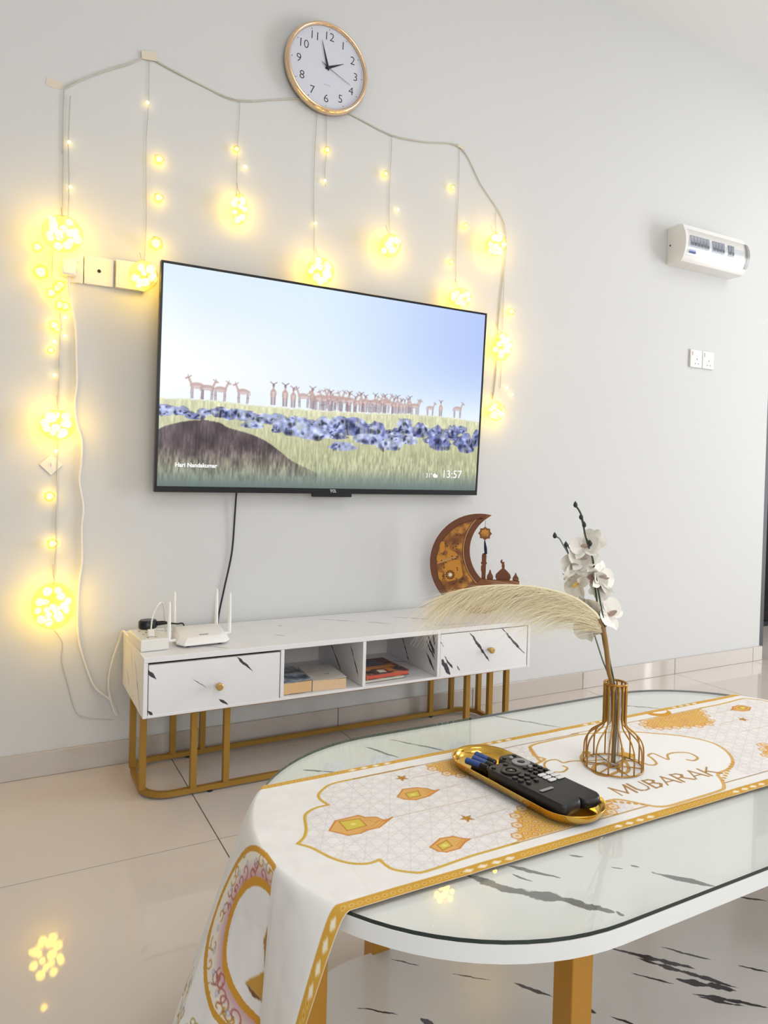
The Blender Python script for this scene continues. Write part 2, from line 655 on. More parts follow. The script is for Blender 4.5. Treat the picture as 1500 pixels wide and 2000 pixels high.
# traced outlines of prints, veins and stems, in metres in the plane of the thing they belong to
D = {
 'r_med': [(0.0897,0.0334),(0.0189,0.0306),(-0.0448,0.0309),(-0.0638,0.0475),(-0.0791,0.0649),(-0.0827,0.0809),(-0.0812,0.092),(-0.0949,0.0893),(-0.1085,0.0933),(-0.1231,0.1042),(-0.1335,0.1199),(-0.1403,0.1367),(-0.1477,0.1528),(-0.16,0.1701),(-0.1468,0.1799),(-0.1355,0.1972),(-0.1249,0.2274),(-0.1146,0.2394),(-0.098,0.2453),(-0.0815,0.2445),(-0.0845,0.2639),(-0.0806,0.2787),(-0.0655,0.2926),(-0.0484,0.3024),(-0.009,0.3023),(0.0541,0.3004),(0.1296,0.3034)],
 'r_lant1': [(-0.1099,0.1682),(-0.0915,0.1889),(-0.0558,0.1897),(-0.0507,0.1808),(-0.0359,0.1738),(-0.0298,0.1596),(-0.0159,0.1643),(-0.0326,0.1545),(-0.0461,0.147),(-0.063,0.1474),(-0.0747,0.144),(-0.0923,0.1465),(-0.1017,0.1583)],
 'r_lant1g': [(-0.085,0.1811),(-0.0616,0.1779),(-0.0617,0.1621),(-0.0853,0.1611)],
 'r_lant2': [(0.0215,0.2159),(0.0418,0.2346),(0.0644,0.2299),(0.0767,0.2202),(0.0822,0.2099),(0.0905,0.2099),(0.0785,0.2041),(0.066,0.1987),(0.0411,0.1957),(0.0269,0.2042)],
 'r_lant2g': [(0.0396,0.2185),(0.0571,0.2179),(0.053,0.2066),(0.0371,0.2067)],
 'r_lant3': [(-0.0103,0.0743),(0.0136,0.087),(0.0319,0.0842),(0.0412,0.0739),(0.0484,0.069),(0.0377,0.0654),(0.0229,0.0556),(0.002,0.0547),(-0.0067,0.0616)],
 'r_lant3g': [(0.0019,0.0727),(0.0166,0.0769),(0.0157,0.066),(0.0019,0.063)],
 'r_star1': [(0.0604,0.27)],
 'r_star2': [(0.0771,0.1169)],
 'r_cords': [[(-0.0159,0.1643),(0.1532,0.1614)],[(0.0905,0.2099),(0.1323,0.212)],[(0.075,0.2632),(0.1576,0.2634)],[(0.0484,0.069),(0.1262,0.068)],[(0.0906,0.1137),(0.1464,0.116)]],
 'r_cen': [(0.4755,0.2892),(0.3643,0.2899),(0.344,0.2912),(0.3279,0.2803),(0.3205,0.2634),(0.3021,0.2522),(0.3318,0.2265)],
 'r_cen2': [(0.2794,0.0708),(0.3107,0.0688),(0.3192,0.052),(0.3362,0.0386),(0.3474,0.0157),(0.3721,0.0093),(0.4071,0.0106),(0.484,0.0157),(0.5046,0.0218),(0.5243,0.0433),(0.5397,0.064),(0.5767,0.0691),(0.6077,0.0826),(0.6376,0.1128),(0.6533,0.15),(0.647,0.1774),(0.6291,0.208),(0.5927,0.236),(0.5607,0.2563)],
 'r_sw1': [(0.3284,0.1978),(0.3273,0.187),(0.3095,0.1797),(0.2955,0.1884),(0.2972,0.2077),(0.3131,0.2233),(0.3343,0.223),(0.3373,0.2075),(0.3538,0.2069),(0.3836,0.1955),(0.4152,0.1857)],
 'r_E1': [(0.4031,0.2058),(0.4058,0.2243),(0.3843,0.2144),(0.3692,0.1928),(0.3789,0.179)],
 'r_E2': [(0.3924,0.1412),(0.3648,0.1367),(0.3554,0.1497),(0.3649,0.1673),(0.3829,0.1772),(0.4013,0.178)],
 'r_dd': [(0.4789,0.2112),(0.4489,0.1798),(0.4232,0.1448),(0.4025,0.1322),(0.3979,0.1431),(0.4237,0.1629),(0.4467,0.1664),(0.4576,0.1519)],
 'r_sw2': [(0.4623,0.1785),(0.4611,0.155),(0.4651,0.1368),(0.48,0.1369),(0.4914,0.1554),(0.4958,0.168),(0.5108,0.1711),(0.512,0.1556),(0.5132,0.1405),(0.5313,0.1567),(0.5526,0.1569),(0.5718,0.1456),(0.5681,0.1249),(0.5506,0.1185),(0.5437,0.1265)],
 'r_orn1': [(0.1296,0.3034),(0.149,0.2991),(0.1813,0.2983),(0.1714,0.2614),(0.1651,0.2171),(0.1507,0.2135),(0.151,0.232),(0.1308,0.231),(0.1265,0.2434),(0.132,0.2621),(0.119,0.2725)],
 'r_orn2': [(0.1438,0.1035),(0.15,0.0806),(0.1631,0.0583),(0.1874,0.0342),(0.2593,0.0488),(0.2826,0.0344),(0.2598,0.0203),(0.1839,0.0205),(0.1227,0.032),(0.1185,0.0457),(0.1249,0.0578),(0.1225,0.0745)],
 'r_orn3': [(0.5731,0.2865),(0.6244,0.2882),(0.717,0.279),(0.7104,0.2496),(0.719,0.2269),(0.6798,0.2083),(0.6337,0.2117),(0.5607,0.2563)],
 'r_orn4': [(0.6266,0.098),(0.6677,0.1041),(0.6883,0.0746),(0.6017,0.0178),(0.5745,0.0262),(0.5827,0.0573)],
 'r_mub': [(0.3294,0.1098),(0.5375,0.0805),(0.3274,0.0796)],
 'r_bord': [(-0.1767,0.0224),(-0.1419,0.016),(0.0587,-0.0054),(0.0692,0.0077),(0.3175,-0.0183),(0.3323,-0.0059)],
 't_ridge': [(-0.0162,0.2942),(0.1485,0.3),(0.2841,0.2932),(0.4276,0.2911),(0.5799,0.2907),(0.7417,0.294),(0.9137,0.3012),(1.0506,0.3021),(1.2577,0.2907)],
 't_mound': [(-0.013,0.1823),(0.0235,0.2049),(0.0624,0.2183),(0.1102,0.2291),(0.1591,0.232),(0.2011,0.2262),(0.2269,0.2127),(0.2702,0.2033),(0.3144,0.192),(0.3597,0.1736),(0.4064,0.1445),(0.4542,0.1112),(0.5121,0.0864),(0.5615,0.0644),(0.5946,-0.011),(-0.0071,-0.0151)],
 't_ante': [(0.1224,0.2997),(0.1568,0.299),(0.1985,0.2971),(0.2736,0.2958),(0.378,0.2981),(0.4201,0.2958),(0.4498,0.2944),(0.4872,0.2969),(1.0043,0.3012),(1.0506,0.3021),(1.129,0.3011)],
 't_antet': [(0.12,0.3708),(0.1545,0.3641),(0.1961,0.3627),(0.2711,0.3608),(0.3749,0.3713),(0.4168,0.3714),(0.4467,0.3635),(0.4842,0.3631),(1.0012,0.3511),(1.0469,0.3602),(1.1251,0.36)],
 't_herd': [(0.5121,0.2933),(0.9473,0.3014)],
 't_lumps': [(0.0612,0.2567),(0.0253,0.248),(0.1501,0.256),(0.2,0.2559),(0.2306,0.2512),(0.2858,0.2496),(0.3568,0.2454),(0.4021,0.2446),(0.4682,0.217),(0.5259,0.2023),(0.5627,0.2433),(0.683,0.2319),(0.6219,0.2431),(0.777,0.2239),(0.747,0.1946),(0.8941,0.2583),(0.9628,0.2333),(0.8332,0.1759),(0.6459,0.1646),(1.0321,0.227),(1.0576,0.193),(1.1778,0.1901),(1.1138,0.2409),(1.2254,0.2163),(0.9199,0.1986),(0.4304,0.2289)],
 't_nm': [(0.0652,0.0812),(0.1892,0.088)],
 't_clk': [(1.0662,0.0595),(1.1691,0.0655),(1.0639,0.095)],
 't_deg': [(0.9894,0.06),(1.0215,0.0626)],
 't_cloud': [(1.0372,0.0727)],
 't_logo': [(0.6158,0.0038)],
 't_bar': [(0.5356,-0.0042),(0.6873,-0.0085),(0.6875,-0.0122)],
 't_scr': [(0.0066,0.7075),(1.2313,0.6985),(1.2374,0.0078),(0.0057,0.0235)],
 'tvsize': (1.2423,0.7138),
 'v_stemA': [(0.401,-1.5105,0.4656),(0.4038,-1.512,0.5257),(0.3989,-1.5093,0.594),(0.3902,-1.5046,0.6364),(0.3831,-1.5007,0.6788),(0.376,-1.4969,0.7169),(0.369,-1.4931,0.755),(0.3629,-1.4898,0.7888),(0.3586,-1.4874,0.8099),(0.3521,-1.4839,0.8292),(0.3471,-1.4812,0.8477),(0.3435,-1.4792,0.8688),(0.3395,-1.477,0.8814),(0.3325,-1.4732,0.893)],
 'v_stemA2': [(0.3462,-1.4807,0.8519),(0.3437,-1.4793,0.8629),(0.3412,-1.478,0.8721)],
 'v_stemA3': [(0.3471,-1.4812,0.8477),(0.3496,-1.4825,0.8393),(0.3543,-1.4851,0.831)],
 'v_stemB': [(0.4002,-1.5101,0.4656),(0.4023,-1.5112,0.5257),(0.3914,-1.5053,0.5937),(0.3813,-1.4998,0.6361),(0.3714,-1.4944,0.6699),(0.3632,-1.4899,0.6952),(0.3548,-1.4854,0.729),(0.3474,-1.4814,0.7543),(0.3392,-1.4769,0.7813),(0.3328,-1.4734,0.8006),(0.3272,-1.4704,0.8132),(0.3202,-1.4665,0.8257),(0.3147,-1.4636,0.8357),(0.3079,-1.4599,0.8397)],
 'v_stemB2': [(0.3319,-1.4729,0.8031),(0.3279,-1.4708,0.8132),(0.3247,-1.469,0.8241)],
 'v_stemB3': [(0.3312,-1.4725,0.8023),(0.3317,-1.4728,0.8133),(0.3307,-1.4723,0.8218)],
 'v_stemC': [(0.4025,-1.5113,0.4657),(0.4026,-1.5113,0.5428),(0.3959,-1.5077,0.5939),(0.3838,-1.5011,0.6532),(0.3775,-1.4977,0.6914),(0.3712,-1.4943,0.7295),(0.3666,-1.4918,0.7634)],
 'v_budA': [(0.3325,-1.4732,0.893),(0.3412,-1.478,0.873),(0.346,-1.4806,0.8604),(0.355,-1.4855,0.8301)],
 'v_budB': [(0.3079,-1.4599,0.8397),(0.3247,-1.469,0.825),(0.3307,-1.4722,0.8226)],
 'v_flA': [(0.35,-1.4827,0.8241),(0.3631,-1.4899,0.8346),(0.373,-1.4952,0.7738),(0.3881,-1.5035,0.713),(0.3765,-1.4971,0.7552),(0.3579,-1.4871,0.7784)],
 'v_flB': [(0.3397,-1.4771,0.7923),(0.342,-1.4784,0.7627),(0.3483,-1.4818,0.8036),(0.3594,-1.4879,0.7249),(0.3588,-1.4875,0.6934),(0.3343,-1.4742,0.7726),(0.3724,-1.495,0.6853)],
 'v_pst': [(0.3994,-1.5096,0.4673),(0.4001,-1.51,0.5256),(0.3944,-1.5069,0.5938),(0.3892,-1.5041,0.6193),(0.3845,-1.5015,0.6533),(0.3792,-1.4986,0.6829),(0.3703,-1.4938,0.7082)],
 'v_prach': [(0.3792,-1.4986,0.6829),(0.3703,-1.4938,0.7082),(0.3542,-1.485,0.7264),(0.3314,-1.4726,0.7419),(0.3013,-1.4563,0.7521),(0.2676,-1.438,0.7578),(0.2341,-1.4197,0.7585),(0.2006,-1.4015,0.7558),(0.171,-1.3854,0.749),(0.1488,-1.3734,0.7415)],
 'v_plow': [(0.3756,-1.4967,0.6786),(0.3628,-1.4897,0.685),(0.3365,-1.4754,0.6902),(0.3068,-1.4593,0.6867),(0.2733,-1.4411,0.6823),(0.2399,-1.4229,0.6761),(0.2028,-1.4027,0.6699),(0.1731,-1.3866,0.6639),(0.1508,-1.3745,0.6589)],
 'v_rim': [(0.3988,-1.5093,0.5974)],
 'v_shoulder': [(0.4007,-1.5103,0.5299)],
 'v_base': (0.399,-1.5094,0.457),
 'c_front': [(0.1028,0.4018),(0.1541,0.3505),(-0.1441,0.3917),(-0.1181,0.3609),(0.0536,0.2858),(0.0836,0.2643),(-0.1419,0.2789),(-0.1241,0.2597),(0.9164,0.4031),(1.0046,0.294),(1.0468,0.412),(1.1605,0.3037),(0.7968,0.384),(0.8137,0.3618),(0.8049,0.3215),(0.8416,0.2659),(0.8148,0.3308),(0.8512,0.2873),(0.8676,0.2943),(0.8828,0.2752),(-0.0227,0.3528),(0.0209,0.3189)],
 'c_top': [(0.3172,-0.1231),(0.3317,-0.1372),(0.2606,-0.2373),(0.2888,-0.2712),(0.6205,-0.1713),(0.6851,-0.2413),(0.7356,-0.1314),(0.8855,-0.237),(0.0291,-0.3064),(0.0898,-0.3573),(-0.0647,-0.0379),(0.0137,-0.1157),(0.7961,-0.3111),(0.976,-0.3279),(0.4825,-0.0719),(0.5973,-0.1623)],
 'c_div1': [(-0.1321,0.3458),(-0.2299,0.264),(-0.2776,0.3854),(-0.347,0.2895)],
 'c_div2': [(-0.1401,0.3477),(-0.1958,0.263),(-0.3122,0.3969),(-0.3576,0.3325),(-0.341,0.4047),(-0.3591,0.3639),(-0.3003,0.3716),(-0.3616,0.3163),(-0.3023,0.3334),(-0.3604,0.2781)],
 'c_side': [(-0.2322,0.3914),(-0.3404,0.2567),(-0.1673,0.4077),(-0.2149,0.3173),(-0.1009,0.3333),(-0.1458,0.2833)],
 'tabv': [(-0.001,-1.6552),(0.0385,-1.7178),(0.0323,-1.7068),(0.0755,-1.7502),(0.0662,-1.7391),(0.1081,-1.7927),(0.06,-1.662),(0.1023,-1.715),(0.212,-1.752),(0.2591,-1.8101),(0.147,-1.6775),(0.1615,-1.6899),(0.2006,-1.7299),(0.2077,-1.7398),(-0.0637,-1.2885),(-0.0122,-1.3255),(0.0711,-1.2429),(0.1058,-1.3138),(0.129,-1.2319),(0.1995,-1.3273),(0.3622,-1.1779),(0.4657,-1.3209),(0.646,-1.2358),(0.7708,-1.3458),(0.1743,-1.7211),(0.1854,-1.7316),(0.1102,-1.7906),(0.1149,-1.8012),(0.0534,-1.6803),(0.0653,-1.7042)],
 'shv': [(0.4432,-1.4752),(0.5367,-1.5787),(0.465,-1.5123),(0.5612,-1.6414),(0.5269,-1.5135),(0.5794,-1.576),(0.4274,-1.5356),(0.4749,-1.5882),(0.4848,-1.58),(0.5522,-1.6432),(0.4798,-1.6135),(0.5622,-1.6887),(0.4823,-1.621),(0.5331,-1.6742),(0.1587,-1.4051),(0.2106,-1.4466),(0.2398,-1.4689),(0.2741,-1.5211),(0.2906,-1.5378),(0.3123,-1.5758),(0.0856,-1.3291),(0.1236,-1.366),(-0.0126,-1.4021),(0.0398,-1.4444),(0.0633,-1.4651),(0.0802,-1.4956),(0.3245,-1.5899),(0.3508,-1.6255),(0.6076,-1.6041),(0.6396,-1.638),(0.7885,-1.4766),(0.8313,-1.5125)],
 'moonc': (1.0882,-0.18,0.599),
}

# ------------------------------------------------------------------ the room
M_WALL = mat('wall_paint', rgb(207, 207, 205), 0.75, spec=0.25, noise=0.015, nscale=1.2)
M_CEIL = mat('ceiling_paint', rgb(226, 226, 226), 0.9, spec=0.1, noise=0.01, nscale=2)
M_GROUT = mat('grout', rgb(110, 102, 94), 0.8, noise=0.05)
M_TILE = mat('floor_tile', rgb(206, 195, 185), 0.04, spec=0.5, noise=0.02, nscale=3.0)
M_SKIRT = mat('skirting_tile', rgb(192, 183, 174), 0.035, spec=0.5, noise=0.02, nscale=4.0)
M_BLACK = mat('black_metal', rgb(38, 38, 42), 0.35, noise=0.05)
M_DARKGLASS = mat('dark_glass', rgb(8, 8, 10), 0.08, noise=0.05)

XE, ZC = 3.066, 3.06
X0, X1, Y0 = -3.0, 5.4, -5.4
struct('wall_back', box(X0 - 0.15, XE, 0, 0.16, 0, ZC), M_WALL)
struct('wall_hall', box(XE - 0.16, X1 + 0.15, 0.95, 1.1, 0, ZC), M_WALL)
struct('wall_left', box(X0 - 0.15, X0, Y0 - 0.15, 0, 0, ZC), M_WALL)
bm = bmesh.new()
for (a, b, c, d) in ((Y0 - 0.15, -3.76, 0, ZC), (-1.44, 1.1, 0, ZC), (-3.76, -1.44, 2.56, ZC)):
    box(X1, X1 + 0.15, a, b, c, d, bm=bm)
struct('wall_right', bm, M_WALL)
bm = bmesh.new()
for (a, b, c, d) in ((X0, -1.92, 0, ZC), (1.32, X1, 0, ZC), (-1.92, 1.32, 0, 0.74), (-1.92, 1.32, 2.36, ZC)):
    box(a, b, Y0 - 0.15, Y0, c, d, bm=bm)
struct('wall_front', bm, M_WALL)
struct('ceiling', box(X0 - 0.15, X1 + 0.15, Y0 - 0.15, 1.1, ZC, ZC + 0.1), M_CEIL)
# window frames of the two openings behind the camera
bm = bmesh.new()
for y in (-3.73, -2.6, -1.47):
    box(X1 + 0.02, X1 + 0.08, y - 0.03, y + 0.03, 0, 2.56, bm=bm)
box(X1 + 0.02, X1 + 0.08, -3.7, -1.5, 2.5, 2.56, bm=bm)
struct('window_1', bm, M_BLACK)
bm = bmesh.new()
for x in (-1.89, -0.3, 1.29):
    box(x - 0.03, x + 0.03, Y0 - 0.1, Y0 - 0.05, 0.74, 2.36, bm=bm)
for z in (0.77, 2.33):
    box(-1.86, 1.26, Y0 - 0.1, Y0 - 0.05, z - 0.03, z + 0.03, bm=bm)
struct('window_2', bm, M_BLACK)

# floor: grout bed with 60 cm glossy porcelain tiles laid one by one
floor = struct('floor', box(X0 - 0.15, X1 + 0.15, Y0 - 0.15, 1.1, -0.08, -0.0025), M_GROUT)
T, G = 0.6, 0.0032
src = None
DY = 0.5955
for j in range(-9, 3):
    for i in range(-5, 9):
        x = i * T
        y = -DY + T + (j - 1) * T + 0.0
        xa, xb, ya, yb = x + G / 2, x + T - G / 2, y + G / 2, y + T - G / 2
        if xb < X0 or xa > X1 or yb < Y0 or ya > 0.95:
            continue
        if ya > -0.05 and xb < XE + 0.2:
            continue
        if src is None:
            bm = box(G / 2, T - G / 2, G / 2, T - G / 2, -0.008, 0.0)
            src = obj('tile', bm, M_TILE, floor)
            src.location = (x, y, 0)
        else:
            inst(src, 'tile', floor, (x, y, 0))

# skirting tiles along the television wall
HB = 0.0735
base = struct('baseboard_back', box(X0, XE, -0.0035, 0, 0, HB - 0.001), M_GROUT)
for i in range(-5, 6):
    a, b = max(i * T + 0.0012, X0), min((i + 1) * T - 0.0012, XE + 0.012)
    if b - a < 0.01:
        continue
    obj('skirting_tile', box(a, b, -0.012, -0.0008, 0.0005, HB, 0.0012, 1), M_SKIRT, base)
obj('skirting_tile', box(XE + 0.0005, XE + 0.012, -0.0005, 0.155, 0.0005, HB, 0.0012, 1), M_SKIRT, base)

# dark sliding door in the opening past the end of the wall
door = struct('door_1', box(XE + 0.0135, XE + 0.05, 0.012, 0.09, 0, 2.32), M_BLACK)
obj('door_frame', box(XE + 0.05, X1, 0.012, 0.09, 2.26, 2.32), M_BLACK, door)
obj('door_panel', box(XE + 0.05, X1, 0.55, 0.585, 0.0, 2.32, 0.002, 1), M_DARKGLASS, door)
obj('door_rail', box(XE + 0.05, X1, 0.54, 0.595, 0.0, 0.03), M_BLACK, door)

# ------------------------------------------------------------------ TV cabinet
CX0, CX1, CYF, CYB, CZ0, CZ1 = -0.1527, 1.1818, -0.376, -0.02, 0.2565, 0.4223
cf = D['c_front']
ct = D['c_top']
CR = (0.515, -0.2, 0)


def vs(pts, ws):
    return [(pts[2 * i], pts[2 * i + 1], w) for i, w in enumerate(ws)]


WB = (0.83, 0.82, 0.82)
VD = rgb(60, 58, 66)
M_CTOP = marble('laminate_top', (0, 1), vs(ct, [0.004, 0.003, 0.004, 0.005, 0.003, 0.004, 0.004, 0.004]), WB, VD, 0.3, CR[:2])
M_CFRONT = marble('laminate_front', (0, 2), vs(cf, [0.006, 0.007, 0.006, 0.008, 0.008, 0.007, 0.003, 0.016, 0.006, 0.004, 0.002]), WB, VD, 0.35, (CR[0], CR[2]))
M_CDIV1 = marble('laminate_divider', (1, 2), vs(D['c_div1'], [0.006, 0.006]), WB, VD, 0.35, (CR[1], 0))
M_CDIV2 = marble('laminate_divider_dark', (1, 2), vs(D['c_div2'], [0.006, 0.010, 0.008, 0.007, 0.007]) + [((-0.30, 0.40), (-0.36, 0.345), 0.006)], WB, VD, 0.35, (CR[1], 0))
M_CSIDE = marble('laminate_side', (1, 2), vs(D['c_side'], [0.005, 0.003, 0.003]), WB, VD, 0.35, (CR[1], 0))
M_CIN = marble('laminate_inside', (0, 2), [], (0.86, 0.80, 0.74), VD, 0.5, (0, 0))
M_GOLD = mat('gold_paint', rgb(166, 126, 52), 0.42, metal=0.35, noise=0.06, nscale=40)
M_KNOB = mat('gold_knob', rgb(196, 160, 96), 0.35, metal=0.5, noise=0.05)
cab = thing('tv_cabinet', 'low white marble-look cabinet with two drawers on a gold rail frame, under the television', 'cabinet', CR)
obj('top_panel', box(CX0, CX1, CYF, CYB, 0.4075, CZ1, 0.0012, 1), M_CTOP, cab, CR)
obj('bottom_panel', box(CX0 + 0.012, CX1 - 0.012, CYF + 0.001, CYB, CZ0, 0.2645, 0.0008, 1), M_CTOP, cab, CR)
for a, b, m in ((CX0, CX0 + 0.0115, M_CSIDE), (0.2375, 0.2485, M_CSIDE), (0.5096, 0.5206, M_CDIV1), (0.7875, 0.7985, M_CDIV2), (CX1 - 0.0115, CX1, M_CSIDE)):
    z0, z1 = (CZ0, 0.4072) if a in (CX0, CX1 - 0.0115) else (0.2648, 0.4072)
    obj('side_panel' if z0 == CZ0 else 'divider', box(a, b, CYF + 0.0005, CYB, z0, z1, 0.0008, 1), m, cab, CR)
obj('back_panel', box(CX0 + 0.012, CX1 - 0.012, CYB - 0.006, CYB - 0.001, 0.2648, 0.4072), M_CIN, cab, CR)
M_SHADOWGAP = mat('drawer_box_dark', rgb(52, 46, 44), 0.8, noise=0.1)
for a, b, kx, kz, zt in ((CX0 + 0.014, 0.2358, 0.0512, 0.3254, 0.4005), (0.8003, CX1 - 0.0135, 0.9986, 0.3374, 0.4045)):
    d = obj('drawer', box(a, b, CYF + 0.002, CYF + 0.017, 0.2605, zt, 0.001, 1), M_CFRONT, cab, CR)
    obj('drawer_box', box(a + 0.008, b - 0.008, CYF + 0.0172, CYB - 0.03, 0.2665, 0.385), M_SHADOWGAP, d, CR)
    bm = lathe([(0, 0.0), (0.0045, 0.0), (0.0045, 0.009), (0.0095, 0.012), (0.011, 0.018), (0.0102, 0.0235), (0.0075, 0.0255), (0, 0.0255)], 20)
    for v in bm.verts:
        v.co = Vector((kx + v.co.x, CYF + 0.002 - v.co.z, kz + v.co.y))
    obj('knob', bm, M_KNOB, d, CR, 'auto')
# gold frame: two rounded rings of square tube with posts
TR = 0.0105


def ringpts(x0, x1, y0, y1, r, z):
    return [(p[0], p[1], z) for p in rrect(x0, x1, y0, y1, r, 8)]


for nm, z in (('floor_rail', TR + 0.0035), ('top_rail', CZ0 - TR - 0.0005)):
    obj(nm, tube(ringpts(-0.132, 1.162, -0.318, -0.045, 0.075, z), TR, 4, True, square=False), M_GOLD, cab, CR)
PZ0, PZ1 = TR + 0.009, CZ0 - TR - 0.006
for (x, y) in ((-0.132, -0.27), (-0.132, -0.10), (1.162, -0.27), (1.162, -0.10), (0.0, -0.318), (0.095, -0.318), (0.951, -0.318), (1.050, -0.318),
               (0.0, -0.045), (0.095, -0.045), (0.976, -0.045), (1.071, -0.045)):
    obj('post', box(x - 0.009, x + 0.009, y - 0.009, y + 0.009, PZ0, PZ1, 0.001, 1), M_GOLD, cab, CR)
for (x, y) in ((0.05, -0.318), (0.98, -0.318), (0.05, -0.045), (0.98, -0.045)):
    obj('foot', lathe([(0, 0), (0.008, 0), (0.008, 0.0042), (0, 0.0042)], 12, center=(x, y, 0.0)), M_BLACK, cab, CR)

# ------------------------------------------------------------------ television
TW, TH = D['tvsize']
_U = Vector((1.24222, 0.01427, 0)).normalized()
_V = Vector((0, -0.03301, 0.713)).normalized()
_N = _U.cross(_V).normalized()
_V = _N.cross(_U)
TVM = Matrix(((_U.x, _V.x, _N.x, -0.0764), (_U.y, _V.y, _N.y, -0.0602), (_U.z, _V.z, _N.z, 0.8601), (0, 0, 0, 1)))
M_BEZEL = mat('tv_bezel', rgb(16, 16, 20), 0.3, noise=0.05)
tv = thing('tv', 'large black-framed flat television on the wall showing antelopes on a grassy plain', 'television', matrix=TVM)
bm = bmesh.new()
BW = 0.0075
FZ = 0.003
for r in ((0, TW, 0, 0.0185), (0, TW, TH - BW, TH), (0, BW, 0.0185, TH - BW), (TW - BW, TW, 0.0185, TH - BW)):
    box(r[0], r[1], r[2], r[3], -0.02, FZ, 0.001, 1, bm=bm)
obj('bezel', bm, M_BEZEL, tv)
obj('back_shell', box(0.006, TW - 0.006, 0.006, TH - 0.006, -0.03, -0.0035, 0.004, 2), M_BEZEL, tv)
# wall bracket
bm = box(0.45, 0.80, 0.25, 0.50, -0.0355, -0.0305)
MI = TVM.inverted()
b2 = box(0.40, 0.70, -0.012, -0.0005, 1.08, 1.38)
bmesh.ops.transform(b2, matrix=MI, verts=b2.verts)
join(bm, b2)
for x in (0.5, 0.74):
    b2 = tube([(x, 0.30, -0.036), MI @ Vector((x - 0.0764, -0.012, 1.10))], 0.008, 6)
    join(bm, b2)
    b2 = tube([(x, 0.48, -0.036), MI @ Vector((x - 0.0764, -0.012, 1.35))], 0.008, 6)
    join(bm, b2)
obj('wall_bracket', bm, M_BLACK, tv)
obj('sensor_bar', box(0.5356, 0.6875, -0.0115, 0.0030, -0.012, 0.005, 0.002, 2), M_BEZEL, tv)
M_LOGO = mat('logo_print', rgb(190, 190, 195), 0.5, noise=0.02)
text_obj('brand_lettering', 'TCL', 0.0135, M_LOGO, tv, Matrix.Translation((0.6135, 0.0095, FZ + 0.0004)), 0.0006)

# picture on the screen
SX0, SX1, SY0, SY1 = BW, TW - BW, 0.0185, TH - BW
cv = Canvas(SX0, SX1, SY0, SY1, 0.0022, (1, 1, 1))
X, Y = np.meshgrid(cv.x, cv.y)
u, v = (X - SX0) / (SX1 - SX0), (Y - SY0) / (SY1 - SY0)


def mixc(a, b, t):
    return np.asarray(a) / 255 * (1 - t[..., None]) + np.asarray(b) / 255 * t[..., None]


ss = lambda a, b, x: np.clip((x - a) / (b - a), 0, 1) ** 2 * (3 - 2 * np.clip((x - a) / (b - a), 0, 1))
sky = mixc((224, 241, 253), (186, 205, 252), np.clip(ss(0.35, 1.05, u) * ss(0.30, 0.8, v) + 0.0, 0, 1))
glow = np.exp(-((u - 0.02) / 0.42) ** 2 - ((v - 0.52) / 0.28) ** 2)
sky = sky * (1 - glow[..., None]) + np.array([1, 1, 1]) * glow[..., None]
low = np.exp(-((v - 0.38) / 0.10) ** 2)[..., None] * 0.75
sky = sky * (1 - low) + np.array([0.955, 0.985, 1.0]) * low
cv.c[:] = sky
h_, w_ = X.shape
streak = vnoise(h_, w_, 26, 260, 1) * 0.6 + vnoise(h_, w_, 60, 420, 2) * 0.4
broad = vnoise(h_, w_, 8, 24, 3)


def antelope(x, y, h, face, side=True, a=0.8):
    c, c2, o = (0.78, 0.66, 0.63), (0.88, 0.81, 0.81), (0.58, 0.50, 0.54)
    if side:
        for lx in (-0.27, -0.2, 0.17, 0.24):
            cv.line([(x + lx * h * face, y + 0.5 * h), (x + lx * h * face * 1.05, y + 0.25 * h), (x + lx * h * face * 0.97, y)], 0.045 * h, o, a)
        cv.ell(x, y + 0.56 * h, 0.34 * h, 0.15 * h, c, a)
        cv.ell(x - 0.03 * h * face, y + 0.50 * h, 0.26 * h, 0.07 * h, c2, a)
        cv.line([(x + 0.25 * h * face, y + 0.62 * h), (x + 0.36 * h * face, y + 0.85 * h)], 0.10 * h, c, a)
        cv.ell(x + 0.44 * h * face, y + 0.87 * h, 0.11 * h, 0.05 * h, c, a, rot=-0.35 * face)
        cv.line([(x + 0.36 * h * face, y + 0.9 * h), (x + 0.26 * h * face, y + 0.98 * h)], 0.035 * h, o, a)
        cv.line([(x + 0.38 * h * face, y + 0.9 * h), (x + 0.40 * h * face, y + 1.0 * h)], 0.03 * h, o, a)
        cv.line([(x - 0.33 * h * face, y + 0.6 * h), (x - 0.37 * h * face, y + 0.4 * h)], 0.03 * h, o, a)
    else:
        for lx in (-0.1, -0.04, 0.05, 0.1):
            cv.line([(x + lx * h, y + 0.45 * h), (x + lx * h * 0.9, y)], 0.045 * h, o, a)
        cv.ell(x, y + 0.5 * h, 0.16 * h, 0.22 * h, c, a)
        cv.ell(x, y + 0.46 * h, 0.07 * h, 0.17 * h, c2, a)
        cv.line([(x, y + 0.62 * h), (x, y + 0.86 * h)], 0.085 * h, c, a)
        cv.ell(x, y + 0.86 * h, 0.055 * h, 0.09 * h, o, a)
        cv.line([(x, y + 0.9 * h), (x - 0.15 * h, y + 1.0 * h)], 0.045 * h, o, a)
        cv.line([(x, y + 0.9 * h), (x + 0.15 * h, y + 1.0 * h)], 0.045 * h, o, a)


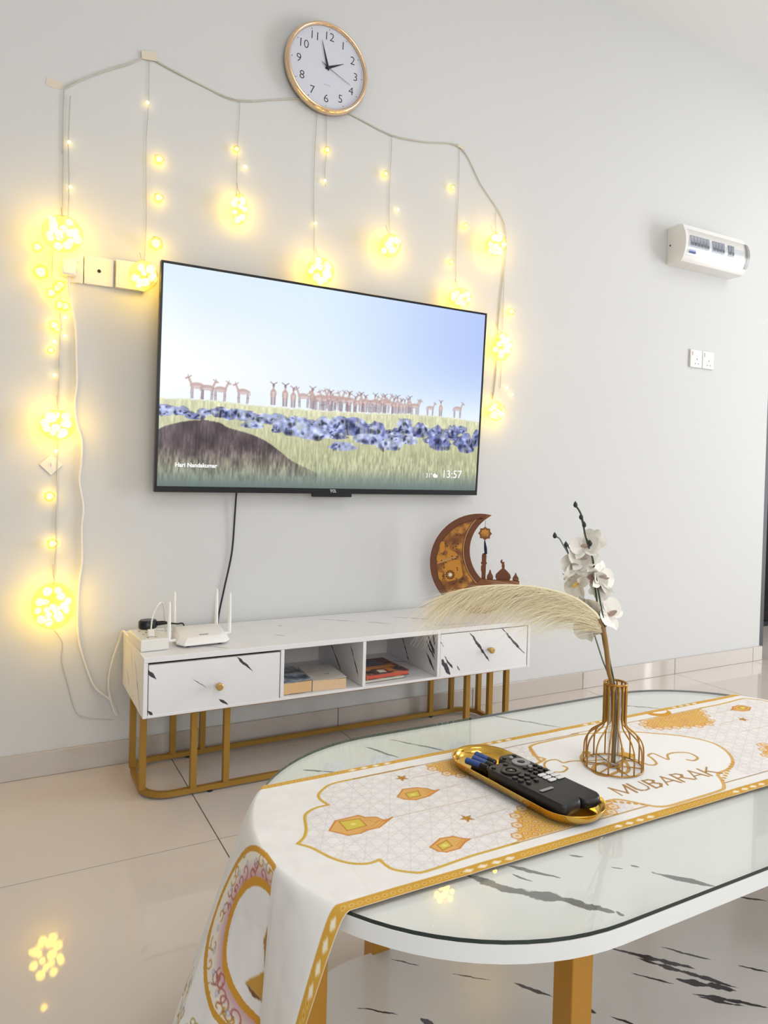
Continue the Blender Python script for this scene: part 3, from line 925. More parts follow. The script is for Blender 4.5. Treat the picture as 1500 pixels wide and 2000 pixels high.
rd = random.Random(5)
(ha, hya), (hb, hyb) = D['t_herd']
for k in range(34):
    t = (k + rd.random()) / 34
    antelope(ha + (hb - ha) * t, hya + (hyb - hya) * t + rd.uniform(-0.004, 0.004), rd.uniform(0.062, 0.078) * (1 - 0.15 * t), rd.choice((-1, 1)), rd.random() < 0.5, 0.75)
for (p, q, f, s_) in zip(D['t_ante'], D['t_antet'], (-1, 1, 1, -1, 1, 1, 1, -1, 1, 1, 1), (1, 1, 1, 1, 0, 0, 0, 1, 1, 0, 1)):
    antelope(p[0], p[1], (q[1] - p[1]) * 1.02, f, bool(s_), 0.85)
rg = D['t_ridge']
ry_ = np.interp(X, [p[0] for p in rg], [p[1] for p in rg])
gm = np.clip((ry_ + 0.006 * (streak - 0.5) * 2 - Y) / 0.004, 0, 1)
depth = np.clip((ry_ - Y) / 0.26, 0, 1)
g1 = mixc((226, 226, 190), (188, 190, 150), np.clip(depth * 1.6, 0, 1))
g1 = g1 * (1 - ss(0.55, 1.0, depth)[..., None]) + mixc((140, 152, 138), (150, 160, 140), broad) * ss(0.55, 1.0, depth)[..., None]
g1 = g1 * (0.86 + 0.28 * streak)[..., None]
cv.c = cv.c * (1 - gm[..., None]) + g1 * gm[..., None]


def lump(x, y, rx, ry, k):
    n = 14
    ph = [rd.uniform(0.78, 1.15) for _ in range(n)]
    out = [(x + rx * ph[i] * math.cos(2 * PI * i / n), y + ry * (ph[i] * math.sin(2 * PI * i / n) if math.sin(2 * PI * i / n) > 0 else 0.55 * math.sin(2 * PI * i / n))) for i in range(n)]
    cv.poly(out, (0.66, 0.70, 0.88) if k > 0.6 else (0.46, 0.49, 0.70), 0.92)
    for _ in range(4):
        cv.ell(x + rx * rd.uniform(-0.6, 0.6), y + ry * rd.uniform(-0.1, 0.75), rx * rd.uniform(0.2, 0.5), ry * rd.uniform(0.12, 0.3), (0.80, 0.84, 0.97), 0.65, rd.uniform(-0.4, 0.4), 0.7)
    for _ in range(7 if k <= 0.6 else 4):
        cv.ell(x + rx * rd.uniform(-0.7, 0.75), y + ry * rd.uniform(-0.45, 0.45), rx * rd.uniform(0.12, 0.36), ry * rd.uniform(0.15, 0.5), (0.17, 0.19, 0.34) if rd.random() < 0.7 else (0.10, 0.10, 0.18), 0.8, rd.uniform(-0.9, 0.9), 0.8)


before = cv.c.copy()
for k in range(62):
    ux = rd.random()
    yy = np.interp(ux * 1.24, [p[0] for p in rg], [p[1] for p in rg]) - 0.034 - rd.random() * (0.018 + 0.060 * min(1, ux * 1.5))
    lump(ux * 1.24, yy, rd.uniform(0.018, 0.05), rd.uniform(0.010, 0.020), rd.random() * (1.4 - 0.9 * ux))
lsz = [(20, 8), (25, 10), (22, 9), (30, 14), (24, 14), (35, 14), (40, 14), (40, 14), (55, 22), (60, 16), (35, 14), (58, 26), (30, 18), (40, 22), (60, 16), (35, 16), (38, 20), (60, 15), (55, 12), (35, 22), (45, 26), (42, 28), (28, 18), (22, 26), (35, 12), (40, 12)]
for i, (p, s_) in enumerate(zip(D['t_lumps'], lsz)):
    lump(p[0], p[1], s_[0] * 0.00105, s_[1] * 0.00175, 0.3 if i in (3, 4, 11, 13, 16, 19, 20, 21, 22, 23) else 0.8)
chg = (np.abs(cv.c - before).sum(-1) > 0.05)[..., None]
rough_ = (0.72 + 0.56 * vnoise(h_, w_, 60, 100, 51))[..., None]
cv.c = np.where(chg, cv.c * rough_, cv.c)
blades = np.clip((streak - 0.60) / 0.1, 0, 1)[..., None] * chg * 0.45
cv.c = cv.c * (1 - blades) + np.array([200, 204, 160]) / 255 * blades
# grass growing in front of the lower lumps
band = np.clip((0.150 + 0.03 * (broad - 0.5) + 0.06 * (streak - 0.5) - Y) / 0.03, 0, 1) * (0.55 + 0.45 * (streak > 0.45))
g2 = mixc((190, 192, 156), (140, 148, 138), ss(0.35, 0.85, 1 - np.clip(Y / 0.16, 0, 1))) * (0.80 + 0.40 * streak)[..., None]
cv.c = cv.c * (1 - band[..., None]) + g2 * band[..., None]
mk = np.zeros_like(X)
tmp = cv.c.copy()
cv.c[:] = 0
cv.poly(sm(D['t_mound'][:-2], 4) + D['t_mound'][-2:], (1, 1, 1))
mk = cv.c[..., 0].copy()
cv.c = tmp
mk = mk * np.clip((Y - 0.02 - 0.05 * streak) / 0.10, 0, 1) ** 0.8
mc = mixc((70, 58, 64), (112, 98, 104), np.clip(vnoise(h_, w_, 14, 40, 9) * 1.1, 0, 1)) * (0.75 + 0.5 * streak)[..., None]
cv.c = cv.c * (1 - 0.93 * mk[..., None]) + mc * 0.93 * mk[..., None]
lo_ = (ss(0.0, 0.10, 0.105 - Y) * (0.55 + 0.35 * streak))[..., None]
cv.c = cv.c * (1 - lo_) + mixc((134, 150, 138), (92, 112, 116), ss(0.1, 1.0, 1 - Y / 0.09)) * lo_
TVPIC = srgb2lin(cv.c)
Pg = np.stack([X, Y, np.zeros_like(X)], -1)
grid_obj('screen', Pg, TVPIC, attr_mat('tv_picture', 0.12, 1.0), tv, 'bright screen picture of antelopes, boulders and grass', smooth=False)
M_TXT = mat('screen_text', (0.0, 0.0, 0.0), 0.5, emit=(1, 1, 1), estr=1.0)
text_obj('screen_lettering', 'Hari Nandakumar', 0.0185, M_TXT, tv, Matrix.Translation((0.1285, 0.0865, 0.0008)), 0.0006)
text_obj('screen_clock', '13:57', 0.0420, M_TXT, tv, Matrix.Translation((1.1180, 0.0790, 0.0008)), 0.0002)
text_obj('screen_temperature', '31°', 0.0225, M_TXT, tv, Matrix.Translation((1.0135, 0.0730, 0.0008)), 0.0002)
bm = prism(arc(1.0385, 0.0735, 0.008, 0, 360, 14)[:-1], 0.0006, 0.0009)
prism(arc(1.0465, 0.0715, 0.006, 0, 360, 14)[:-1], 0.0006, 0.0009, bm=bm)
obj('screen_cloud_symbol', bm, M_TXT, tv)

# TV power cable
M_BCABLE = mat('black_cable', rgb(30, 28, 28), 0.5, noise=0.05)
bm = tube([(0.203, -0.035, 0.90), (0.199, -0.02, 0.86), (0.197, -0.012, 0.777), (0.191, -0.008, 0.656), (0.168, -0.008, 0.537), (0.150, -0.008, 0.44), (0.145, -0.010, 0.36)], 0.003, 8, smooth_n=6)
tag(obj('tv_power_cable', bm, M_BCABLE, None, None, True), 'thin black cable hanging down the wall from the television to behind the cabinet', 'cable')

# ------------------------------------------------------------------ wall clock
WR = (PI / 2, 0, 0)   # local x right, y up, z out of the wall
M_ROSE = mat('rose_gold', rgb(236, 204, 168), 0.18, metal=0.9, noise=0.02)
M_FACE = mat('clock_face', rgb(206, 207, 216), 0.5, noise=0.01)
M_INK = mat('black_print', rgb(28, 28, 34), 0.5, noise=0.02)
RC = 0.1555
clk = thing('wall_clock', 'round white wall clock with a rose gold rim and black numerals', 'clock', (0.487, -0.008, 2.351), WR)
obj('rim', lathe([(RC - 0.004, 0.0005), (RC, 0.006), (RC + 0.001, 0.020), (RC - 0.003, 0.030), (RC - 0.008, 0.034), (RC - 0.012, 0.031), (RC - 0.0145, 0.025), (RC - 0.0145, 0.0005)], 72, close=True), M_ROSE, clk, None, True)
obj('face', lathe([(0, 0.0006), (RC - 0.0150, 0.0006), (RC - 0.0150, 0.022), (0, 0.022)], 64), M_FACE, clk)
for n in range(1, 13):
    a = PI / 2 - n * PI / 6 - 0.03
    text_obj('numeral', str(n), 0.0410, M_INK, clk, Matrix.Translation((0.108 * math.cos(a), 0.108 * math.sin(a), 0.0223)) @ Matrix.Rotation(-0.03, 4, 'Z'), -0.0004)
dot = None
for n in range(12):
    a = n * PI / 6 - 0.03
    at_ = (0.1330 * math.cos(a), 0.1330 * math.sin(a), 0)
    if dot is None:
        dot = obj('hour_dot', prism(arc(0, 0, 0.0016, 0, 360, 8)[:-1], 0.0222, 0.0225), M_INK, clk)
        dot.location = at_
    else:
        inst(dot, 'hour_dot', clk, at_)


def hand(name, dx, dy, L, w, tail, z):
    d = Vector((dx, dy)).normalized()
    p = Vector((-d.y, d.x))
    pts = [d * -tail + p * w * 0.5, d * -tail - p * w * 0.5, d * 0.0 - p * w, d * L - p * 0.0003, d * L + p * 0.0003, p * w]
    obj(name, prism([(q.x, q.y) for q in pts], z, z + 0.0008), M_INK, clk)


hand('minute_hand', -0.0237, 0.0865, 0.092, 0.0042, 0.010, 0.0245)
hand('hour_hand', 0.0624, 0.0307, 0.068, 0.0050, 0.010, 0.0232)
hand('second_hand', 0.0864, -0.0379, 0.094, 0.0008, 0.0, 0.0258)
hand('second_hand_tail', -0.0864, 0.0500, 0.029, 0.0022, 0.0, 0.0259)
obj('hub', lathe([(0, 0.0222), (0.0055, 0.0222), (0.0055, 0.027), (0.003, 0.0285), (0, 0.0285)], 16), M_INK, clk)
obj('maker_mark', prism(rrect(-0.012, 0.012, -0.0605, -0.0590, 0.0005, 2), 0.0222, 0.0225), mat('grey_print', rgb(158, 158, 168), 0.5, noise=0.02), clk)

# ------------------------------------------------------------------ curtain of yellow string lights
M_LED = mat('led_glow', (0.9, 0.7, 0.2), 0.4, emit=(1.0, 0.66, 0.075), estr=15.5, noise=0.02)
M_LEDS = mat('led_glow_small', (0.9, 0.8, 0.4), 0.4, emit=(1.0, 0.74, 0.16), estr=9.0, noise=0.02)
M_WIRE = mat('clear_wire', rgb(190, 187, 176), 0.4, noise=0.08, nscale=90)
M_CLEAR = bpy.data.materials.new('clear_plastic')
M_CLEAR.use_nodes = True
_nt = M_CLEAR.node_tree
_nt.nodes.remove(_nt.nodes['Principled BSDF'])
_tr, _gl, _mx, _fr = (_nt.nodes.new(k) for k in ('ShaderNodeBsdfTransparent', 'ShaderNodeBsdfGlossy', 'ShaderNodeMixShader', 'ShaderNodeLayerWeight'))
_tr.inputs[0].default_value = (0.97, 0.97, 0.96, 1)
_gl.inputs['Roughness'].default_value = 0.06
_fr.inputs['Blend'].default_value = 0.25
_mu = _nt.nodes.new('ShaderNodeMath')
_mu.operation = 'MULTIPLY'
_mu.inputs[1].default_value = 0.6
_nt.links.new(_fr.outputs['Facing'], _mu.inputs[0])
_nt.links.new(_mu.outputs[0], _mx.inputs['Fac'])
_nt.links.new(_tr.outputs[0], _mx.inputs[1])
_nt.links.new(_gl.outputs[0], _mx.inputs[2])
_nt.links.new(_mx.outputs[0], _nt.nodes['Material Output'].inputs['Surface'])

M_GLOWTINT = M_CLEAR.copy()  # clear globe shell, tinted yellow to imitate the glow of its LEDs
M_GLOWTINT.name = 'glow_tinted_plastic'
for _n in M_GLOWTINT.node_tree.nodes:
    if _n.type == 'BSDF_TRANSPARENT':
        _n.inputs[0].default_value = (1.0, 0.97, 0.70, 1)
M_HALO = M_CLEAR.copy()  # yellow tint that paints the glow halo around single LEDs
M_HALO.name = 'led_halo_tint'
for _n in M_HALO.node_tree.nodes:
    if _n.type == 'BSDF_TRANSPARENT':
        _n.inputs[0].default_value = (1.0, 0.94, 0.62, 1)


def bulb_bm(r, sx=1.0, sy=1.0):
    b = bmesh.new()
    bmesh.ops.create_icosphere(b, subdivisions=2, radius=r)
    for v in b.verts:
        k = 1 + 0.16 * math.sin(v.co.x * 900) * math.cos(v.co.z * 800)
        v.co = Vector((v.co.x * sx * k, v.co.y * sy * k, v.co.z * k))
    return b


rw = random.Random(21)
ls = thing('string_lights', 'clear-wire string of small yellow LEDs taped in zigzags on the wall around the television', 'string lights', (0.45, 0, 2.2))
LR = (0.45, 0, 2.2)
lead = [(-0.350, 0.52), (-0.349, 1.05), (-0.348, 1.652), (-0.348, 1.865), (-0.350, 2.031), (-0.336, 2.068), (-0.245, 2.137), (-0.164, 2.188), (-0.111, 2.220), (-0.048, 2.207), (0.066, 2.181), (0.181, 2.167),
        (0.348, 2.216), (0.461, 2.243), (0.602, 2.227), (0.761, 2.197), (0.906, 2.206), (1.071, 2.224), (1.174, 2.102), (1.294, 1.972), (1.301, 1.797), (1.282, 1.586), (1.275, 1.378), (1.262, 1.25)]
LEADPTS = [(-0.111, 2.22), (0.181, 2.167), (0.348, 2.216), (0.461, 2.19), (0.602, 2.227), (0.761, 2.197), (0.906, 2.206), (1.071, 2.224)]
lead3 = []
for i, (x, z) in enumerate(lead):
    lead3.append((x, -0.004, z))
bm = tube(lead3, 0.0018, 6, smooth_n=3)
tube([(x + rw.uniform(-0.004, 0.004), -0.0045, z + rw.uniform(-0.004, 0.004)) for (x, _, z) in lead3[3:]], 0.0012, 5, bm=bm, smooth_n=4)
tube([(x + 0.012 + rw.uniform(-0.004, 0.004), -0.0045, z) for x, z in ((-0.348, 2.04), (-0.35, 1.9), (-0.345, 1.78), (-0.347, 1.66))], 0.0012, 5, bm=bm, smooth_n=4)
obj('lead_wire', bm, M_WIRE, ls, LR, True)
for (x, za, zb) in ((-0.109, 2.216, 1.565), (0.181, 2.166, 1.83), (0.461, 2.240, 1.68), (0.500, 2.24, 1.95), (0.763, 2.195, 1.82), (1.068, 2.220, 1.668), (1.252, 2.01, 1.905), (1.300, 1.79, 1.30)):
    pts = [(x + rw.uniform(-0.004, 0.004), -0.0035, za + (zb - za) * k / 5) for k in range(6)]
    obj('drop_wire', tube(pts, 0.0008, 5, smooth_n=3), M_WIRE, ls, LR, True)
singles = [(-0.334, 1.899, 0), (-0.328, 1.767, 0), (-0.112, 2.076, 0), (-0.075, 1.906, 2), (-0.074, 1.786, 2), (-0.080, 1.640, 3), (0.173, 1.999, 1), (0.205, 1.949, 0), (0.499, 2.075, 1), (0.494, 1.966, 0), (0.463, 1.810, 0),
           (0.735, 2.043, 1), (0.793, 1.925, 0), (1.032, 2.056, 1), (1.097, 1.921, 1), (1.034, 1.768, 1), (-0.414, 1.572, 2), (-0.404, 1.500, 3), (-0.375, 1.444, 2), (-0.350, 1.412, 2), (-0.338, 1.410, 2), (-0.358, 1.462, 2), (-0.352, 1.470, 2), (-0.336, 1.378, 0),
           (-0.365, 1.350, 2), (-0.358, 1.340, 1), (-0.335, 1.323, 0), (-0.363, 1.303, 0), (-0.373, 1.276, 1), (-0.361, 1.203, 0), (-0.354, 0.977, 0), (-0.369, 0.842, 2), (-0.359, 0.701, 2), (1.332, 1.614, 2), (1.327, 1.303, 0), (1.355, 1.276, 0)]
proto = {}
for (x, z, k) in singles:
    r = (0.0048, 0.0068, 0.0095, 0.0135)[k]
    m = M_LEDS if k == 0 else M_LED
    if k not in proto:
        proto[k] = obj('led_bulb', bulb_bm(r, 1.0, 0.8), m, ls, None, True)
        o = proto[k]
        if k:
            proto[k, 'halo'] = obj('halo_shell', bulb_bm(r * 1.6, 1.0, 0.9), M_HALO, o, None, True)  # added shell, only there to draw the LED's halo
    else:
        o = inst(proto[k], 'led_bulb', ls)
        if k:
            inst(proto[k, 'halo'], 'halo_shell', o)
    o.location = (x - LR[0], -0.006 - r * 1.6, z - LR[2])

GLOBES = [  # x, y, z, radius, squash x, squash z, bulbs, label
    (-0.352, -0.078, 1.606, 0.056, 1.0, 0.92, 15, 'lit globe of yellow LEDs directly above the wall socket with the white plug'),
    (-0.125, -0.082, 1.519, 0.042, 1.0, 1.1, 11, 'lit globe in front of the right-hand socket box, beside the upper left television corner'),
    (0.181, -0.040, 1.796, 0.036, 0.72, 1.45, 9, 'slim tall lit globe left of the clock, hanging free above the television'),
    (0.470, -0.050, 1.634, 0.046, 1.05, 1.0, 13, 'lit globe straight below the clock, tucked behind the top edge of the television'),
    (0.747, -0.044, 1.774, 0.042, 0.95, 1.0, 9, 'small lit globe right of the clock, hanging free above the television'),
    (1.062, -0.046, 1.627, 0.043, 1.05, 0.85, 10, 'lit globe of yellow LEDs peeking over the top right corner of the television'),
    (1.228, -0.046, 1.862, 0.043, 0.95, 1.05, 11, 'highest of the three lit globes right of the television'),
    (1.268, -0.046, 1.460, 0.043, 0.95, 1.35, 13, 'tall lit globe beside the upper right edge of the television'),
    (1.255, -0.042, 1.200, 0.039, 0.95, 1.0, 9, 'lowest lit globe beside the right edge of the television'),
    (-0.354, -0.050, 1.054, 0.047, 1.05, 0.95, 13, 'lit globe of yellow LEDs just above the white diamond-shaped hook'),
    (-0.356, -0.062, 0.522, 0.060, 1.0, 1.15, 17, 'largest and lowest lit globe at far left, left of the cabinet'),
]
led_src = None
for (gx, gy, gz, R, qx, qz, nb, lab) in GLOBES:
    g = thing('globe_light', lab, 'globe light', (gx, gy, gz), group='globe lights hung along the string')
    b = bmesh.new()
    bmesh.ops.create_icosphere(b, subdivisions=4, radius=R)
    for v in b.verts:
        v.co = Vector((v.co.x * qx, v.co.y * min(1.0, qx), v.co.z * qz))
    obj('globe', b, M_GLOWTINT, g, None, True)
    pts = []
    tries = 0
    while len(pts) < nb and tries < 4000:
        tries += 1
        d = Vector((rw.gauss(0, 1), rw.gauss(0, 1), rw.gauss(0, 1))).normalized() * R * rw.uniform(0.62, 0.83)
        d = Vector((d.x * qx, d.y * min(1.0, qx), d.z * qz))
        if all((Vector((d.x - p.x, (d.y - p.y) * 0.5, d.z - p.z))).length > R * 0.40 - tries * 0.000004 for p in pts):
            pts.append(d)
    for p in pts:
        if led_src is None:
            led_src = obj('led_bulb', bulb_bm(0.0115), M_LED, g, None, True)
            o = led_src
        else:
            o = inst(led_src, 'led_bulb', g)
        s = rw.uniform(0.75, 1.15) * min(1.0, R / 0.044)
        o.location = p
        o.rotation_euler = (rw.random() * 3, rw.random() * 3, rw.random() * 3)
        o.scale = (s, s, s * rw.uniform(0.9, 1.25))
    w = [(0, -gy - 0.004 if k == 0 else 0, R * qz * 1.0 + 0.05 - 0.05 * k) for k in range(2)]
    obj('wire', tube([(0, -gy - 0.0045, R * qz + 0.045), (0, (-gy) * 0.5, R * qz + 0.014), (0, 0, R * qz - 0.002)] + [tuple(p) for p in pts], 0.0009, 5, smooth_n=4), M_WIRE, g, None, True)

# masking tape
M_TAPE = mat('masking_tape', rgb(214, 204, 184), 0.8, noise=0.05, nscale=60)
for (x, z, w, h, a, lab) in ((-0.109, 2.226, 0.048, 0.028, 0.1, 'strip of masking tape at the peak of the zigzag wire left of the clock'), (-0.377, 2.066, 0.044, 0.026, -0.05, 'strip of masking tape at the upper left corner of the wire'),
                             (1.075, 2.227, 0.036, 0.014, -0.2, 'strip of masking tape holding the wire at its right-hand peak')):
    bm = prism([(-w / 2, -h * 0.4), (-w * 0.3, -h / 2), (w * 0.4, -h * 0.46), (w / 2, -h * 0.3), (w * 0.48, h * 0.45), (w * 0.1, h / 2), (-w * 0.47, h * 0.42)], 0.0002, 0.0008)
    o = obj('tape_strip', bm, M_TAPE)
    o.location = (x, -0.0055 if x > -0.2 else 0, z)
    o.rotation_euler = (PI / 2, -a, 0)
    tag(o, lab, 'tape', 'tape strips on the wall')

# ------------------------------------------------------------------ wall sockets and power strip
M_PLATE = mat('socket_plastic', rgb(222, 220, 212), 0.35, noise=0.01)
M_HOLE = mat('socket_hole', rgb(40, 36, 34), 0.6, noise=0.05)
M_WCABLE = mat('white_cable', rgb(226, 222, 214), 0.4, noise=0.02)


def plate(name, lab, cat, x, z, w=0.084, h=0.086, d=0.010, group=None):
    t = thing(name, lab, cat, (x, 0, z), WR, group)
    obj('plate', box(-w / 2, w / 2, -h / 2, h / 2, 0.0003, d, 0.0025, 2), M_PLATE, t)
    return t


def pins(t, x, y, d):
    bm = bmesh.new()
    for (a, b, w, h) in ((0, 0.011, 0.004, 0.008), (-0.011, -0.011, 0.0065, 0.004), (0.011, -0.011, 0.0065, 0.004)):
        box(x + a - w / 2, x + a + w / 2, y + b - h / 2, y + b + h / 2, d - 0.001, d + 0.0004, bm=bm)
    return obj('pin_holes', bm, M_HOLE, t)


s1 = plate('wall_socket', 'white wall socket at far left with a switch and a white plug in it', 'socket', -0.330, 1.530)
obj('switch', box(0.016, 0.031, 0.018, 0.033, 0.0095, 0.0135, 0.001, 1), M_PLATE, s1)
pins(s1, 0.0, -0.008, 0.010)
s2 = plate('antenna_socket', 'white wall plate with one dark round hole, middle of three plates beside the television', 'socket', -0.2435, 1.531)
obj('bezel', lathe([(0.0085, 0.0095), (0.0085, 0.0115), (0.0055, 0.0122), (0.0055, 0.0095)], 20, close=True), M_PLATE, s2)
obj('jack', lathe([(0, 0.0095), (0.0054, 0.0095), (0.0054, 0.0112), (0, 0.0112)], 16), M_HOLE, s2)
s3 = plate('socket_box', 'deeper white wall box behind the lit globe next to the television corner', 'socket', -0.153, 1.530, 0.086, 0.086, 0.024)
obj('cover_rim', box(-0.036, 0.036, -0.036, 0.036, 0.0238, 0.0252, 0.001, 1), M_PLATE, s3)
ps = thing('extension_lead', 'white extension lead with wall plug, long cable and socket block on the cabinet end', 'power strip', (-0.12, -0.23, CZ1))
PR = (-0.12, -0.23, CZ1)
bm = bmesh.new()
poly = [(-0.040, 0.068), (-0.030, -0.084), (0.046, -0.078), (0.028, 0.080)]
b = prism(poly, 0.0004, 0.034, bev=0.004)
blk = obj('socket_block', b, M_PLATE, ps)
for (x, y) in ((0.004, -0.045), (0.0, 0.0), (-0.004, 0.045)):
    bm = bmesh.new()
    for (a, c, w, h) in ((0, 0.011, 0.004, 0.008), (-0.011, -0.011, 0.0065, 0.004), (0.011, -0.011, 0.0065, 0.004)):
        box(x + a - w / 2, x + a + w / 2, y + c - h / 2, y + c + h / 2, 0.0335, 0.0344, bm=bm)
    obj('pin_holes', bm, M_HOLE, blk)
pl = obj('plug', box(-0.350, -0.310, -0.046, -0.0108, 1.498, 1.548, 0.006, 2), M_WCABLE, ps, PR)
cab_pts = [(-0.330, -0.030, 1.498), (-0.328, -0.022, 1.456), (-0.318, -0.010, 1.411), (-0.307, -0.008, 1.351), (-0.303, -0.008, 1.259), (-0.300, -0.008, 1.19), (-0.305, -0.008, 1.12), (-0.298, -0.008, 1.059), (-0.283, -0.008, 1.01), (-0.284, -0.008, 0.935), (-0.288, -0.008, 0.888),
           (-0.275, -0.008, 0.81), (-0.279, -0.008, 0.748), (-0.276, -0.008, 0.646), (-0.283, -0.008, 0.58), (-0.286, -0.008, 0.5), (-0.280, -0.008, 0.40), (-0.252, -0.010, 0.30), (-0.228, -0.012, 0.247), (-0.185, -0.014, 0.205),
           (-0.165, -0.020, 0.155), (-0.180, -0.022, 0.185), (-0.194, -0.024, 0.26), (-0.186, -0.030, 0.33), (-0.168, -0.045, 0.40), (-0.163, -0.08, 0.435), (-0.158, -0.135, 0.434), (-0.148, -0.163, 0.432)]
obj('cable', tube(cab_pts, 0.0036, 8, smooth_n=5), M_WCABLE, ps, PR, True)
# diamond hook and its thin lead
hk = thing('adhesive_hook', 'small white square adhesive hook turned on its corner under a lit globe', 'hook', (-0.366, 0, 0.936), (PI / 2, 0, 0))
b = box(-0.0225, 0.0225, -0.0225, 0.0225, 0.0003, 0.0035, 0.001, 1)
bmesh.ops.rotate(b, verts=b.verts, matrix=Matrix.Rotation(PI / 4, 3, 'Z'))
obj('pad', b, M_PLATE, hk)
obj('peg', tube([(0, 0.006, 0.003), (0, 0.0, 0.009), (0, -0.004, 0.011), (0, 0.004, 0.0125)], 0.0016, 6, smooth_n=3), M_PLATE, hk)
bm = tube([(-0.350, -0.004, 0.44), (-0.326, -0.004, 0.398), (-0.328, -0.004, 0.344), (-0.312, -0.004, 0.28), (-0.285, -0.004, 0.182), (-0.252, -0.004, 0.158), (-0.20, -0.004, 0.146), (-0.177, -0.004, 0.140)], 0.0011, 6, smooth_n=5)
tag(obj('light_lead', bm, M_WIRE, None, None, True), 'thin clear wire trailing from the lowest globe down to the left cabinet end', 'cable')

# black power adapter and white charger plug on the socket block
ad = thing('power_adapter', 'round-edged black power adapter plugged into the rear of the white socket block', 'adapter', (-0.106, -0.165, CZ1 + 0.0345))
bm = lathe([(0, 0), (0.020, 0), (0.0235, 0.003), (0.0235, 0.020), (0.020, 0.025), (0, 0.026)], 24)
for v in bm.verts:
    v.co.x *= 1.15
obj('body', bm, M_BEZEL, ad, None, 'auto')
bm = tube([(0.024, 0.0, 0.012), (0.045, -0.006, 0.014), (0.062, -0.010, 0.012), (0.085, -0.008, 0.008), (0.105, 0.005, 0.004), (0.125, 0.06, -0.0305), (0.16, 0.10, -0.031)], [0.0075, 0.006, 0.0025, 0.0024, 0.0024, 0.0024, 0.0024], 8, smooth_n=5)
obj('cable', bm, M_BCABLE, ad, None, True)
ch = thing('charging_cable', 'thin white cable curving up from the socket block behind the router aerials', 'cable', (-0.117, -0.275, CZ1 + 0.0345))
obj('plug', box(-0.009, 0.009, -0.006, 0.006, 0.0002, 0.020, 0.002, 2), M_WCABLE, ch)
obj('cord', tube([(0, 0, 0.019), (0.003, 0.004, 0.045), (0.012, 0.015, 0.070), (0.030, 0.040, 0.086), (0.046, 0.075, 0.078), (0.058, 0.11, 0.045), (0.07, 0.15, -0.012), (0.09, 0.19, -0.0318)], 0.0021, 8, smooth_n=6), M_WCABLE, ch, None, True)

# router
M_ROUT = mat('router_plastic', rgb(236, 234, 230), 0.3, noise=0.01)
rt = thing('wifi_router', 'white wifi router with four upright aerials on the left part of the cabinet', 'router', (0.032, -0.245, CZ1))
b = bmesh.new()
lo = [(-0.064, -0.072), (0.058, -0.064), (0.076, -0.040), (0.082, 0.070), (-0.070, 0.070), (-0.080, -0.040)]
hi = [(-0.050, -0.050), (0.048, -0.044), (0.060, -0.024), (0.066, 0.066), (-0.060, 0.066), (-0.066, -0.026)]
rings = []
for ring, z in ((lo, 0.006), (lo, 0.013), (hi, 0.027)):
    rings.append([b.verts.new((x, y, z + (0.010 if y > 0 and z > 0.007 else 0))) for x, y in ring])
b.faces.new(rings[0][::-1])
b.faces.new(rings[2])
for r1, r2 in zip(rings, rings[1:]):
    for k in range(6):
        b.faces.new((r1[k], r1[(k + 1) % 6], r2[(k + 1) % 6], r2[k]))
bmesh.ops.bevel(b, geom=list(b.edges), offset=0.003, segments=2, affect='EDGES', profile=0.5)
obj('body', b, M_ROUT, rt, None, 'auto')
for (x, y, h) in ((-0.099, -0.030, 0.118), (-0.060, 0.084, 0.128), (0.071, 0.090, 0.128), (0.090, 0.012, 0.128)):
    bm = tube([(x, y, 0.0165), (x, y, 0.045), (x, y, h), (x, y, h + 0.012)], [0.0055, 0.0055, 0.0042, 0.0025], 10)
    tube([(x * 0.80, y * 0.9, 0.0165), (x, y, 0.0165)], 0.0045, 8, bm=bm)
    obj('aerial', bm, M_ROUT, rt, None, 'auto')
for (x, y) in ((-0.05, -0.05), (0.045, -0.045), (-0.055, 0.055), (0.06, 0.055)):
    obj('foot', lathe([(0, 0.0002), (0.006, 0.0002), (0.006, 0.0065), (0, 0.0065)], 10, center=(x, y, 0)), M_BLACK, rt)
M_GREYP = mat('grey_print_small', rgb(150, 150, 152), 0.5, noise=0.02)
obj('badge', prism(rrect(-0.012, 0.014, -0.034, -0.030, 0.0015, 3), 0.0275, 0.0292), M_GREYP, rt)

# ------------------------------------------------------------------ paperbacks and picture books in the cabinet
M_PAGES = mat('page_edges', rgb(214, 176, 128), 0.8, noise=0.12, nscale=160)
M_PAGES2 = mat('page_edges_pale', rgb(222, 190, 152), 0.8, noise=0.10, nscale=160)


def cover_mat(name, c1, c2, c3, sc, seed):
    m = bpy.data.materials.new(name)
    m.use_nodes = True
    nt = m.node_tree
    p = nt.nodes['Principled BSDF']
    p.inputs['Roughness'].default_value = 0.35
    tc = nt.nodes.new('ShaderNodeTexCoord')
    mp = nt.nodes.new('ShaderNodeMapping')
    mp.inputs['Location'].default_value = (seed, seed * 2, 0)
    vo = nt.nodes.new('ShaderNodeTexNoise')
    vo.inputs['Scale'].default_value = sc
    vo.inputs['Detail'].default_value = 3
    cr = nt.nodes.new('ShaderNodeValToRGB')
    e = cr.color_ramp.elements
    e[0].position, e[1].position = 0.38, 0.62
    e[0].color, e[1].color = (*c1, 1), (*c3, 1)
    k = e.new(0.5)
    k.color = (*c2, 1)
    nt.links.new(tc.outputs['Object'], mp.inputs[0])
    nt.links.new(mp.outputs[0], vo.inputs['Vector'])
    nt.links.new(vo.outputs['Fac'], cr.inputs[0])
    nt.links.new(cr.outputs[0], p.inputs['Base Color'])
    return m


BZ = 0.2648


